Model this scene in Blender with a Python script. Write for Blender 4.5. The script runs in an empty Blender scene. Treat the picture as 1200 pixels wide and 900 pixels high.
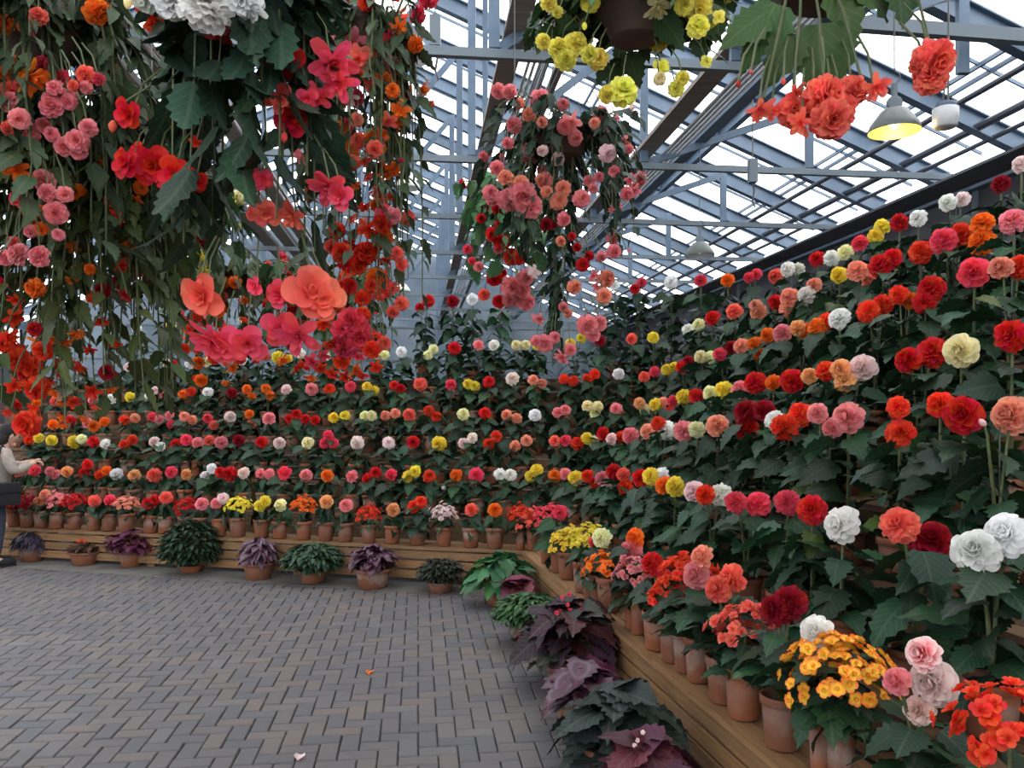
import bpy, math, random
from mathutils import Vector, Matrix, Quaternion

SC = bpy.context.scene
COL = SC.collection
R = random.Random(7)

# ------------------------------------------------------------------ camera, sky, light, exposure
F = 935.0                     # focal length in pixels of the 1200x900 frame
HOR = 480.0                   # horizon row
EYE = 1.55
cam_d = bpy.data.cameras.new('camera')
cam_d.sensor_width = 36.0
cam_d.lens = F * 36.0 / 1200.0
cam_d.shift_y = (HOR - 450.0) / 1200.0
cam_d.clip_end = 200
cam = bpy.data.objects.new('camera', cam_d)
cam.location = (0, 0, EYE)
cam.rotation_euler = (math.pi / 2, 0, 0)
COL.objects.link(cam)
SC.camera = cam

world = bpy.data.worlds.new('overcast_sky')
SC.world = world
world.use_nodes = True
wn = world.node_tree.nodes
wn['Background'].inputs['Color'].default_value = (0.965, 0.975, 1.0, 1)
wn['Background'].inputs['Strength'].default_value = 4.4

SC.view_settings.view_transform = 'Standard'
SC.view_settings.look = 'None'
SC.view_settings.gamma = 1.0
SC.view_settings.use_curve_mapping = False
SC.view_settings.exposure = 0.0
SC.cycles.max_bounces = 8
SC.cycles.diffuse_bounces = 4
SC.cycles.glossy_bounces = 2
SC.cycles.transmission_bounces = 4
SC.cycles.transparent_max_bounces = 12
SC.cycles.caustics_reflective = False
SC.cycles.caustics_refractive = False

# ------------------------------------------------------------------ materials
def new_mat(name):
    m = bpy.data.materials.new(name)
    m.use_nodes = True
    nt = m.node_tree
    b = nt.nodes['Principled BSDF']
    return m, nt, b

def N(nt, kind, **kw):
    n = nt.nodes.new(kind)
    for k, v in kw.items():
        setattr(n, k, v)
    return n

def mixc(nt, fac, a, b, blend='MIX'):
    n = N(nt, 'ShaderNodeMix', data_type='RGBA', blend_type=blend)
    for sock, val in ((n.inputs[0], fac), (n.inputs[6], a), (n.inputs[7], b)):
        if hasattr(val, 'is_linked'):
            nt.links.new(val, sock)
        elif isinstance(val, (tuple, list)):
            sock.default_value = tuple(val) + ((1,) if len(val) == 3 else ())
        else:
            sock.default_value = val
    return n.outputs[2]

def mathn(nt, op, a, b=0.0, clamp=False):
    n = N(nt, 'ShaderNodeMath', operation=op, use_clamp=clamp)
    for sock, val in ((n.inputs[0], a), (n.inputs[1], b)):
        if hasattr(val, 'is_linked'):
            nt.links.new(val, sock)
        else:
            sock.default_value = val
    return n.outputs[0]

def ramp(nt, fac, stops):
    n = N(nt, 'ShaderNodeValToRGB')
    el = n.color_ramp.elements
    while len(el) < len(stops):
        el.new(0.5)
    for e, (p, c) in zip(el, stops):
        e.position = p
        e.color = tuple(c) + (1,)
    nt.links.new(fac, n.inputs[0])
    return n.outputs[0]

def plain(name, col, rough=0.6, metal=0.0, emit=None):
    m, nt, b = new_mat(name)
    b.inputs['Base Color'].default_value = tuple(col) + (1,)
    b.inputs['Roughness'].default_value = rough
    b.inputs['Metallic'].default_value = metal
    if emit:
        b.inputs['Emission Color'].default_value = tuple(emit[0]) + (1,)
        b.inputs['Emission Strength'].default_value = emit[1]
    return m

def noisy(name, c1, c2, scale=8.0, rough=0.7, stretch=(1, 1, 1), detail=3, bump=0.0):
    m, nt, b = new_mat(name)
    tc = N(nt, 'ShaderNodeTexCoord')
    oi = N(nt, 'ShaderNodeObjectInfo')
    mp = N(nt, 'ShaderNodeMapping')
    mp.inputs['Scale'].default_value = stretch
    nt.links.new(tc.outputs['Object'], mp.inputs['Vector'])
    off = N(nt, 'ShaderNodeVectorMath', operation='SCALE')
    off.inputs[0].default_value = (37.0, 11.0, 23.0)
    nt.links.new(oi.outputs['Random'], off.inputs['Scale'])
    nt.links.new(off.outputs[0], mp.inputs['Location'])
    nz = N(nt, 'ShaderNodeTexNoise')
    nz.inputs['Scale'].default_value = scale
    nz.inputs['Detail'].default_value = detail
    nt.links.new(mp.outputs[0], nz.inputs['Vector'])
    f = ramp(nt, nz.outputs['Fac'], ((0.3, c1), (0.7, c2)))
    v = mathn(nt, 'MULTIPLY_ADD', oi.outputs['Random'], 0.35)
    nt.nodes[-1].inputs[2].default_value = 0.82
    hv = N(nt, 'ShaderNodeHueSaturation')
    nt.links.new(f, hv.inputs['Color'])
    nt.links.new(v, hv.inputs['Value'])
    nt.links.new(hv.outputs[0], b.inputs['Base Color'])
    b.inputs['Roughness'].default_value = rough
    if bump:
        bp = N(nt, 'ShaderNodeBump')
        bp.inputs['Strength'].default_value = bump
        bp.inputs['Distance'].default_value = 0.004
        nt.links.new(nz.outputs['Fac'], bp.inputs['Height'])
        nt.links.new(bp.outputs[0], b.inputs['Normal'])
    return m

def thin_mat(name, edge=None, vein=None, rough=0.55, trans=0.25, ring=None, spec=0.3):
    """petals and leaves: colour from the object, veins or zones along the UV, light passing through"""
    m, nt, b = new_mat(name)
    oi = N(nt, 'ShaderNodeObjectInfo')
    geo = N(nt, 'ShaderNodeNewGeometry')
    uv = N(nt, 'ShaderNodeUVMap')
    sep = N(nt, 'ShaderNodeSeparateXYZ')
    nt.links.new(uv.outputs[0], sep.inputs[0])
    U, V = sep.outputs[0], sep.outputs[1]
    base = oi.outputs['Color']
    if edge is not None:
        sm = mathn(nt, 'MULTIPLY_ADD', V, -1.7, True)
        nt.nodes[-1].inputs[2].default_value = 1.75
        base = mixc(nt, sm, base, edge)
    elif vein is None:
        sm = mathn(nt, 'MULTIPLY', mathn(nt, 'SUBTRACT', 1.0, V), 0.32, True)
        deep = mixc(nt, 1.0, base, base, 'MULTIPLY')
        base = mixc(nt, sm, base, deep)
    if vein is not None:
        au = mathn(nt, 'ABSOLUTE', U)
        mid = mathn(nt, 'LESS_THAN', au, 0.035)
        w = mathn(nt, 'SUBTRACT', mathn(nt, 'MULTIPLY', V, 1.0), mathn(nt, 'MULTIPLY', au, 0.75))
        fr = mathn(nt, 'FRACT', mathn(nt, 'MULTIPLY', w, 6.5))
        side = mathn(nt, 'LESS_THAN', fr, 0.13)
        vv = mathn(nt, 'MAXIMUM', mid, side)
        if ring is not None:
            # pale zone between the dark centre and the dark rim, as on painted-leaf begonias
            d1 = N(nt, 'ShaderNodeVectorMath', operation='DISTANCE')
            nt.links.new(uv.outputs[0], d1.inputs[0])
            d1.inputs[1].default_value = (0, 0.35, 0)
            q = mathn(nt, 'ABSOLUTE', mathn(nt, 'SUBTRACT', d1.outputs['Value'], 0.33))
            z = mathn(nt, 'SUBTRACT', 1.0, mathn(nt, 'MULTIPLY', q, 9.0), True)
            base = mixc(nt, z, base, ring)
        base = mixc(nt, mathn(nt, 'MULTIPLY', vv, vein), base, (0.30, 0.36, 0.22) if ring is None else (0.12, 0.02, 0.04))
    rnd = mathn(nt, 'FRACT', mathn(nt, 'ADD', oi.outputs['Random'], geo.outputs['Random Per Island']))
    hv = N(nt, 'ShaderNodeHueSaturation')
    nt.links.new(base, hv.inputs['Color'])
    amp = 0.22 if vein is None else 0.75
    val = mathn(nt, 'MULTIPLY_ADD', rnd, amp)
    nt.nodes[-1].inputs[2].default_value = 1.0 - amp * 0.5
    nt.links.new(val, hv.inputs['Value'])
    hue = mathn(nt, 'MULTIPLY_ADD', mathn(nt, 'FRACT', mathn(nt, 'MULTIPLY', rnd, 7.31)), 0.02 if vein is None else 0.05)
    nt.nodes[-1].inputs[2].default_value = 0.49 if vein is None else 0.47
    nt.links.new(hue, hv.inputs['Hue'])
    col = hv.outputs[0]
    nt.links.new(col, b.inputs['Base Color'])
    b.inputs['Roughness'].default_value = rough
    b.inputs['Specular IOR Level'].default_value = spec
    tr = N(nt, 'ShaderNodeBsdfTranslucent')
    nt.links.new(col, tr.inputs['Color'])
    mx = N(nt, 'ShaderNodeMixShader')
    mx.inputs[0].default_value = trans
    nt.links.new(b.outputs[0], mx.inputs[1])
    nt.links.new(tr.outputs[0], mx.inputs[2])
    nt.links.new(mx.outputs[0], nt.nodes['Material Output'].inputs['Surface'])
    return m

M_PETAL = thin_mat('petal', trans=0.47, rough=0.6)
M_PICOTEE = thin_mat('picotee_petal', edge=(0.9, 0.62, 0.06), trans=0.3)
M_BLUSH = thin_mat('blush_petal', edge=(0.85, 0.16, 0.2), trans=0.3)
M_LEAF = thin_mat('leaf', vein=0.07, rough=0.5, trans=0.14, spec=0.25)
M_REX = thin_mat('painted_leaf', vein=0.6, rough=0.35, trans=0.1, ring=(0.11, 0.07, 0.09), spec=0.4)
M_STEM = noisy('stem', (0.035, 0.07, 0.02), (0.10, 0.10, 0.04), 30)
M_STAKE = plain('stake', (0.03, 0.04, 0.03), 0.5)
M_SOIL = noisy('soil', (0.018, 0.012, 0.008), (0.045, 0.03, 0.02), 60, 0.9)
M_STEEL = noisy('painted_steel', (0.085, 0.135, 0.195), (0.125, 0.18, 0.245), 3, 0.45)
M_STEEL_LIGHT = noisy('pale_painted_steel', (0.13, 0.17, 0.195), (0.165, 0.205, 0.23), 3, 0.45)
M_BOARD = noisy('weathered_board', (0.20, 0.175, 0.15), (0.30, 0.27, 0.235), 5, 0.7, (0.3, 5, 5))
M_PIPE = plain('pipe', (0.55, 0.56, 0.56), 0.35)
M_DARKPIPE = plain('dark_pipe', (0.05, 0.06, 0.08), 0.4)
M_LAMP = plain('lamp_shade', (0.10, 0.115, 0.105), 0.35)
M_CREAM = plain('cream_shade', (0.72, 0.72, 0.62), 0.4)
M_WIRE = plain('wire', (0.10, 0.10, 0.09), 0.4, 0.6)
M_BASKET = noisy('brown_pot', (0.05, 0.033, 0.024), (0.085, 0.057, 0.042), 8, 0.7)
M_SHEET = noisy('blue_grey_sheet', (0.10, 0.14, 0.18), (0.20, 0.25, 0.29), 0.8, 0.6)
M_WALL = noisy('dim_panel', (0.06, 0.06, 0.07), (0.10, 0.10, 0.115), 2, 0.7)

def terracotta():
    m, nt, b = new_mat('terracotta')
    tc = N(nt, 'ShaderNodeTexCoord'); oi = N(nt, 'ShaderNodeObjectInfo')
    off = N(nt, 'ShaderNodeVectorMath', operation='SCALE')
    off.inputs[0].default_value = (31.0, 17.0, 9.0)
    nt.links.new(oi.outputs['Random'], off.inputs['Scale'])
    ad = N(nt, 'ShaderNodeVectorMath', operation='ADD')
    nt.links.new(tc.outputs['Object'], ad.inputs[0]); nt.links.new(off.outputs[0], ad.inputs[1])
    nz = N(nt, 'ShaderNodeTexNoise'); nz.inputs['Scale'].default_value = 9; nz.inputs['Detail'].default_value = 4
    nt.links.new(ad.outputs[0], nz.inputs['Vector'])
    base = ramp(nt, oi.outputs['Random'], ((0.0, (0.27, 0.078, 0.030)), (0.5, (0.21, 0.080, 0.040)), (1.0, (0.31, 0.098, 0.037))))
    # lime bloom that has crept through the clay, banded by height and strong on some pots only
    sp = N(nt, 'ShaderNodeSeparateXYZ'); nt.links.new(tc.outputs['Object'], sp.inputs[0])
    band = mathn(nt, 'ADD', nz.outputs['Fac'], mathn(nt, 'MULTIPLY', mathn(nt, 'ABSOLUTE', mathn(nt, 'SUBTRACT', sp.outputs[2], 0.11)), -4.0))
    r2 = mathn(nt, 'FRACT', mathn(nt, 'MULTIPLY', oi.outputs['Random'], 13.7))
    s = mathn(nt, 'MULTIPLY', mathn(nt, 'MULTIPLY_ADD', band, 4.0, True), mathn(nt, 'MULTIPLY', r2, 0.95))
    nt.nodes[-3].inputs[2].default_value = -1.1
    c = mixc(nt, s, base, (0.34, 0.28, 0.24))
    nz2 = N(nt, 'ShaderNodeTexNoise'); nz2.inputs['Scale'].default_value = 25
    nt.links.new(ad.outputs[0], nz2.inputs['Vector'])
    c = mixc(nt, mathn(nt, 'MULTIPLY', nz2.outputs['Fac'], 0.45), c, (0.10, 0.038, 0.022))
    nt.links.new(c, b.inputs['Base Color'])
    b.inputs['Roughness'].default_value = 0.85
    return m
M_CLAY = terracotta()

def wood(name='pine_plank', k=1.0):
    m, nt, b = new_mat(name)
    tc = N(nt, 'ShaderNodeTexCoord'); oi = N(nt, 'ShaderNodeObjectInfo')
    off = N(nt, 'ShaderNodeVectorMath', operation='SCALE')
    off.inputs[0].default_value = (3.0, 41.0, 57.0)
    nt.links.new(oi.outputs['Random'], off.inputs['Scale'])
    ad = N(nt, 'ShaderNodeVectorMath', operation='ADD')
    nt.links.new(tc.outputs['Object'], ad.inputs[0]); nt.links.new(off.outputs[0], ad.inputs[1])
    mp = N(nt, 'ShaderNodeMapping'); mp.inputs['Scale'].default_value = (0.7, 9, 9)
    nt.links.new(ad.outputs[0], mp.inputs['Vector'])
    nz = N(nt, 'ShaderNodeTexNoise'); nz.inputs['Scale'].default_value = 5; nz.inputs['Detail'].default_value = 6; nz.inputs['Distortion'].default_value = 0.6
    nt.links.new(mp.outputs[0], nz.inputs['Vector'])
    c = ramp(nt, nz.outputs['Fac'], ((0.25, (0.12 * k, 0.056 * k, 0.020 * k)), (0.5, (0.24 * k, 0.115 * k, 0.038 * k)), (0.75, (0.31 * k, 0.165 * k, 0.06 * k))))
    n2 = N(nt, 'ShaderNodeTexNoise'); n2.inputs['Scale'].default_value = 1.7
    nt.links.new(ad.outputs[0], n2.inputs['Vector'])
    c = mixc(nt, mathn(nt, 'MULTIPLY', n2.outputs['Fac'], 0.5), c, (0.16 * k, 0.11 * k, 0.066 * k))
    # knots
    vo = N(nt, 'ShaderNodeTexVoronoi'); vo.inputs['Scale'].default_value = 2.4
    mp2 = N(nt, 'ShaderNodeMapping'); mp2.inputs['Scale'].default_value = (1.0, 2.2, 2.2)
    nt.links.new(ad.outputs[0], mp2.inputs['Vector']); nt.links.new(mp2.outputs[0], vo.inputs['Vector'])
    k = mathn(nt, 'LESS_THAN', vo.outputs['Distance'], 0.07)
    c = mixc(nt, mathn(nt, 'MULTIPLY', k, 0.75), c, (0.09, 0.04, 0.02))
    hv = N(nt, 'ShaderNodeHueSaturation'); nt.links.new(c, hv.inputs['Color'])
    v = mathn(nt, 'MULTIPLY_ADD', oi.outputs['Random'], 0.4); nt.nodes[-1].inputs[2].default_value = 0.8
    nt.links.new(v, hv.inputs['Value']); nt.links.new(hv.outputs[0], b.inputs['Base Color'])
    b.inputs['Roughness'].default_value = 0.7
    return m
M_WOOD = wood()
M_WOOD_SHADED = wood('shaded_plank', 0.45)  # same pine, darkened so its colour carries the shade on the upper tiers

def paver():
    m, nt, b = new_mat('clay_paver')
    oi = N(nt, 'ShaderNodeObjectInfo'); geo = N(nt, 'ShaderNodeNewGeometry')
    r = mathn(nt, 'FRACT', mathn(nt, 'ADD', oi.outputs['Random'], geo.outputs['Random Per Island']))
    c = ramp(nt, r, ((0.0, (0.052, 0.054, 0.060)), (0.3, (0.074, 0.067, 0.069)), (0.6, (0.088, 0.072, 0.066)), (0.85, (0.108, 0.081, 0.063)), (1.0, (0.090, 0.086, 0.088))))
    nz = N(nt, 'ShaderNodeTexNoise'); nz.inputs['Scale'].default_value = 1.1; nz.inputs['Detail'].default_value = 3
    nt.links.new(geo.outputs['Position'], nz.inputs['Vector'])
    c = mixc(nt, mathn(nt, 'MULTIPLY_ADD', nz.outputs['Fac'], 1.6, True), c, (0.050, 0.050, 0.059)); [n for n in nt.nodes if n.type == 'MATH'][-1].inputs[2].default_value = -0.5
    n2 = N(nt, 'ShaderNodeTexNoise'); n2.inputs['Scale'].default_value = 60
    nt.links.new(geo.outputs['Position'], n2.inputs['Vector'])
    c = mixc(nt, mathn(nt, 'MULTIPLY', n2.outputs['Fac'], 0.35), c, (0.07, 0.066, 0.066))
    nt.links.new(c, b.inputs['Base Color'])
    rr = mathn(nt, 'MULTIPLY_ADD', nz.outputs['Fac'], 0.4); nt.nodes[-1].inputs[2].default_value = 0.42
    nt.links.new(rr, b.inputs['Roughness'])
    return m
M_PAVER = paver()
M_GROUT = noisy('joint_sand', (0.03, 0.028, 0.026), (0.048, 0.045, 0.042), 20, 0.9)
M_CONC = noisy('concrete', (0.05, 0.046, 0.040), (0.115, 0.107, 0.095), 3.5, 0.8, detail=6, bump=0.2)

def glass():
    m = bpy.data.materials.new('horticultural_glass'); m.use_nodes = True
    nt = m.node_tree
    nt.nodes.remove(nt.nodes['Principled BSDF'])
    t = N(nt, 'ShaderNodeBsdfTransparent'); t.inputs[0].default_value = (0.93, 0.94, 0.96, 1)
    d = N(nt, 'ShaderNodeBsdfTranslucent'); d.inputs[0].default_value = (0.9, 0.9, 0.92, 1)
    g = N(nt, 'ShaderNodeBsdfGlossy'); g.inputs['Roughness'].default_value = 0.05
    a = N(nt, 'ShaderNodeMixShader'); a.inputs[0].default_value = 0.12
    nt.links.new(t.outputs[0], a.inputs[1]); nt.links.new(d.outputs[0], a.inputs[2])
    c = N(nt, 'ShaderNodeMixShader'); c.inputs[0].default_value = 0.05
    nt.links.new(a.outputs[0], c.inputs[1]); nt.links.new(g.outputs[0], c.inputs[2])
    nt.links.new(c.outputs[0], nt.nodes['Material Output'].inputs['Surface'])
    return m
M_GLASS = glass()

# ------------------------------------------------------------------ mesh and object helpers
class MB:
    def __init__(s):
        s.v = []; s.f = []; s.uv = []; s.m = []
    def add(s, verts, faces, mat=None, uvs=None, mi=0):
        o = len(s.v)
        s.v += [tuple(mat @ Vector(p)) for p in verts] if mat is not None else [tuple(p) for p in verts]
        s.f += [tuple(i + o for i in q) for q in faces]
        s.uv += uvs if uvs is not None else [(0, 0)] * len(verts)
        s.m += [mi] * len(faces)
        return s
    def merge(s, other, mat=None, mi=None):
        o = len(s.v)
        s.v += [tuple(mat @ Vector(p)) for p in other.v] if mat is not None else list(other.v)
        s.f += [tuple(i + o for i in q) for q in other.f]
        s.uv += other.uv
        s.m += other.m if mi is None else [mi] * len(other.f)
        return s
    def box(s, c, d, mat=None, mi=0):
        x, y, z = c; a, b, h = d[0] / 2, d[1] / 2, d[2] / 2
        vs = [(x + i * a, y + j * b, z + k * h) for k in (-1, 1) for j in (-1, 1) for i in (-1, 1)]
        return s.add(vs, [(0, 2, 3, 1), (4, 5, 7, 6), (0, 1, 5, 4), (2, 6, 7, 3), (0, 4, 6, 2), (1, 3, 7, 5)], mat, None, mi)
    def bar(s, p, q, w, h=None, mi=0, up=Vector((0, 0, 1))):
        p, q = Vector(p), Vector(q); h = h or w
        d = (q - p).normalized()
        sd = d.cross(up)
        if sd.length < 1e-4: sd = d.cross(Vector((1, 0, 0)))
        sd.normalize(); u = sd.cross(d)
        vs = [e + sd * (i * w / 2) + u * (k * h / 2) for e in (p, q) for i, k in ((-1, -1), (1, -1), (1, 1), (-1, 1))]
        return s.add(vs, [(0, 3, 2, 1), (4, 5, 6, 7), (0, 1, 5, 4), (1, 2, 6, 5), (2, 3, 7, 6), (3, 0, 4, 7)], None, None, mi)
    def ibeam(s, p, q, w, h, t=0.014, mi=0):
        p, q = Vector(p), Vector(q); d = (q - p).normalized()
        sd = d.cross(Vector((0, 0, 1))).normalized(); u = sd.cross(d)
        s.bar(p, q, t, h, mi)
        for k in (-1, 1):
            s.bar(p + u * (k * h / 2), q + u * (k * h / 2), w, t * 1.3, mi)
        return s
    def tube(s, pts, rad, n=6, mi=0, close=False):
        pts = [Vector(p) for p in pts]
        rads = rad if isinstance(rad, (list, tuple)) else [rad] * len(pts)
        vs, fs = [], []
        ref = Vector((0.31, 0.17, 0.93))
        for i, p in enumerate(pts):
            d = (pts[min(i + 1, len(pts) - 1)] - pts[max(i - 1, 0)])
            d = d.normalized() if d.length > 1e-7 else Vector((0, 0, 1))
            a = d.cross(ref)
            if a.length < 1e-3: a = d.cross(Vector((1, 0, 0)))
            a.normalize(); b = d.cross(a)
            for k in range(n):
                t = 2 * math.pi * k / n
                vs.append(p + a * (math.cos(t) * rads[i]) + b * (math.sin(t) * rads[i]))
        for i in range(len(pts) - 1):
            for k in range(n):
                fs.append((i * n + k, i * n + (k + 1) % n, (i + 1) * n + (k + 1) % n, (i + 1) * n + k))
        fs.append(tuple(range(n - 1, -1, -1))); fs.append(tuple(range((len(pts) - 1) * n, len(pts) * n)))
        return s.add(vs, fs, None, None, mi)
    def lathe(s, prof, n=20, mat=None, mi=0, cap0=True, cap1=False):
        vs, fs = [], []
        for r, z in prof:
            for k in range(n):
                t = 2 * math.pi * k / n
                vs.append((r * math.cos(t), r * math.sin(t), z))
        for i in range(len(prof) - 1):
            for k in range(n):
                fs.append((i * n + k, i * n + (k + 1) % n, (i + 1) * n + (k + 1) % n, (i + 1) * n + k))
        if cap0: fs.append(tuple(range(n - 1, -1, -1)))
        if cap1: fs.append(tuple(range((len(prof) - 1) * n, len(prof) * n)))
        return s.add(vs, fs, mat, None, mi)
    def mesh(s, name, mats, smooth=False):
        me = bpy.data.meshes.new(name)
        me.from_pydata(s.v, [], s.f)
        ul = me.uv_layers.new(name='UVMap')
        li = [0] * len(me.loops)
        me.loops.foreach_get('vertex_index', li)
        flat = []
        for i in li:
            flat += s.uv[i]
        ul.data.foreach_set('uv', flat)
        for m in (mats if isinstance(mats, (list, tuple)) else [mats]):
            me.materials.append(m)
        me.polygons.foreach_set('material_index', s.m)
        if smooth:
            me.polygons.foreach_set('use_smooth', [True] * len(me.polygons))
        me.update()
        return me

def link(name, me, parent=None, mat=None, loc=None, color=None, kind=None, label=None):
    o = bpy.data.objects.new(name, me)
    COL.objects.link(o)
    if parent is not None: o.parent = parent
    if mat is not None: o.matrix_local = mat
    elif loc is not None: o.location = loc
    if color is not None: o.color = tuple(color) + (1,)
    if kind: o['kind'] = kind
    if label: o['label'] = label
    return o

def thing(name, label, cat, loc=(0, 0, 0), group=None, rotz=0.0):
    o = link(name, None, None, None, loc)
    o.rotation_euler = (0, 0, rotz)
    o['label'] = label; o['category'] = cat
    if group: o['group'] = group
    return o

def structure(name, me=None, loc=(0, 0, 0)):
    o = link(name, me, None, None, loc)
    o['kind'] = 'structure'
    return o

def frame(pos, ydir, up, scale=1.0, roll=0.0):
    """matrix whose y runs along ydir and whose z leans to up"""
    y = Vector(ydir).normalized(); x = y.cross(Vector(up))
    if x.length < 1e-4: x = y.cross(Vector((1, 0.2, 0.1)))
    x.normalize(); z = x.cross(y)
    m = Matrix((x, y, z)).transposed().to_4x4()
    if roll: m = m @ Matrix.Rotation(roll, 4, 'Y')
    sx = scale if isinstance(scale, (tuple, list)) else (scale,) * 3
    return Matrix.Translation(Vector(pos)) @ m @ Matrix.Diagonal((*sx, 1))

def facing(pos, direction, scale, roll=0.0):
    q = Vector(direction).normalized().to_track_quat('Z', 'Y')
    return Matrix.Translation(Vector(pos)) @ q.to_matrix().to_4x4() @ Matrix.Rotation(roll, 4, 'Z') @ Matrix.Diagonal((scale, scale, scale, 1))

# ------------------------------------------------------------------ places: pixel column + bench offset -> plan
C0 = Vector((0.095, 6.87))
NB = Vector((0.2505, 0.968)).normalized()            # away from the aisle, back bench
NR = Vector((0.9808, 0.1951)).normalized()          # away from the aisle, right bench
UB = Vector((-NB.y, NB.x))                         # along the back bench, to the left
UR = Vector((NR.y, -NR.x))                         # along the right bench, to the viewer
def on_bench(px, v):
    k = (px - 600.0) / F
    db = (v + C0.dot(NB)) / (k * NB.x + NB.y)
    den = k * NR.x + NR.y
    dr = (v + C0.dot(NR)) / den if den > 0.02 else 1e9
    if db < dr: return Vector((k * db, db)), 'back'
    return Vector((k * dr, dr)), 'right'
def at(px, py, d):
    return Vector(((px - 600.0) / F * d, d, EYE + (HOR - py) / F * d))
def on_floor(px, py):
    d = EYE * F / (py - HOR)
    return Vector(((px - 600.0) / F * d, d, 0))
TIER_V = [0.085, 0.50, 0.85, 1.20, 1.55, 1.92, 2.32]
TIER_Z = [0.33, 0.54, 0.82, 1.09, 1.36, 1.63, 1.90]

# ------------------------------------------------------------------ large structure: paving
RA = Vector((-0.1167, 0.9932))      # roof and paving run along this line
RB = Vector((0.9932, 0.1167))
def rp(a, b, z): return Vector((a * RA.x + b * RB.x, a * RA.y + b * RB.y, z))

def inside(p, m=0.0):
    q = Vector((p[0], p[1])) - C0
    return q.dot(NB) < -m and q.dot(NR) < -m

floor = structure('floor')
bm = MB()
bm.add([rp(-8, -16, -0.02), rp(-8, 10, -0.02), rp(34, 10, -0.02), rp(34, -16, -0.02)], [(0, 1, 2, 3)])
link('joint_bed', bm.mesh('joint_bed', M_GROUT), floor)

def brick_mb(l, w):
    b = MB(); g = 0.002; c = 0.005
    x0, x1, y0, y1 = g, l - g, g, w - g
    vs = [(x0, y0, -0.05), (x1, y0, -0.05), (x1, y1, -0.05), (x0, y1, -0.05),
          (x0, y0, -0.006), (x1, y0, -0.006), (x1, y1, -0.006), (x0, y1, -0.006),
          (x0 + c, y0 + c, 0), (x1 - c, y0 + c, 0), (x1 - c, y1 - c, 0), (x0 + c, y1 - c, 0)]
    fs = [(8, 9, 10, 11)]
    for k in range(4):
        j = (k + 1) % 4
        fs += [(k, j, 4 + j, 4 + k), (4 + k, 4 + j, 8 + j, 8 + k)]
    return b.add(vs, fs)
BW = 0.09
ROT = Matrix(((RB.x, RA.x, 0, 0), (RB.y, RA.y, 0, 0), (0, 0, 1, 0), (0, 0, 0, 1)))
bh = brick_mb(2 * BW, BW); bv = brick_mb(BW, 2 * BW)
BMESH = {0: bh.mesh('paver_across', M_PAVER), 3: bv.mesh('paver_along', M_PAVER)}
cells = []
for i in range(int(-9 / BW), int(2.4 / BW)):
    for j in range(int(-1.2 / BW), int(9.4 / BW)):
        t = (i - j) % 4
        if t not in (0, 3): continue
        cx, cy = (i + (1 if t == 0 else 0.5)) * BW, (j + (0.5 if t == 0 else 1)) * BW
        p = rp(cy, cx, 0)
        if not inside(p, 0.30): continue
        cells.append((t, i * BW, j * BW, p))
def seen(p):
    if p.y < 1: return False
    x = 600 + F * p.x / p.y; y = HOR + F * EYE / p.y
    return -5 < x < 660 and y < 905
cells.sort(key=lambda c: (not seen(c[3]), c[3].y))
rest = MB()
for n, (t, x, y, p) in enumerate(cells):
    m = ROT @ Matrix.Translation((x, y, R.uniform(-0.003, 0.002))) @ Matrix.Rotation(R.gauss(0, 0.008), 4, 'X') @ Matrix.Rotation(R.gauss(0, 0.008), 4, 'Y')
    if n < 300:
        link('brick', BMESH[t], floor, m)
    else:
        rest.merge(bh if t == 0 else bv, m)
link('brick_paving', rest.mesh('brick_paving', M_PAVER), floor, kind='stuff')

def corner(v):
    # meeting point of the two bench lines pushed back by v
    a, b, c, d = NB.x, NB.y, NR.x, NR.y
    e, f = v + C0.dot(NB), v + C0.dot(NR)
    det = a * d - b * c
    return Vector(((e * d - b * f) / det, (a * f - e * c) / det))

def slab_poly(poly, z0, z1):
    b = MB(); n = len(poly)
    vs = [(p[0], p[1], z0) for p in poly] + [(p[0], p[1], z1) for p in poly]
    fs = [tuple(range(n - 1, -1, -1)), tuple(range(n, 2 * n))] + [(k, (k + 1) % n, n + (k + 1) % n, n + k) for k in range(n)]
    return b.add(vs, fs)

# concrete margin between the paving and the staging, cast in lengths
LB, LR = 7.4, 8.2
for u, L, far in ((UB, LB, 6), (UR, LR, 5)):
    for k in range(far):
        a0, a1 = L * k / far + 0.004, L * (k + 1) / far - 0.004
        pi, po = corner(-0.34), corner(0.06)
        p0 = pi + u * a0 if k else pi
        q0 = po + u * a0 if k else po
        poly = [p0, pi + u * a1, po + u * a1, q0]
        if u is UR: poly = poly[::-1]
        link('margin_slab', slab_poly(poly[::-1], -0.05, 0.003).mesh('margin_slab', M_CONC), floor)

# ------------------------------------------------------------------ roof
ceiling = structure('ceiling')
EAVE_B, EAVE_Z, PITCH, RIDGE_B = 7.4, 4.72, 0.41, -3.5
def roof_z(b):
    return EAVE_Z + PITCH * (EAVE_B - b) if b >= RIDGE_B else EAVE_Z + PITCH * (EAVE_B - RIDGE_B) - PITCH * (RIDGE_B - b)
LEFT_B = 2 * RIDGE_B - EAVE_B
A0, A1 = -6.0, 31.0
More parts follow.
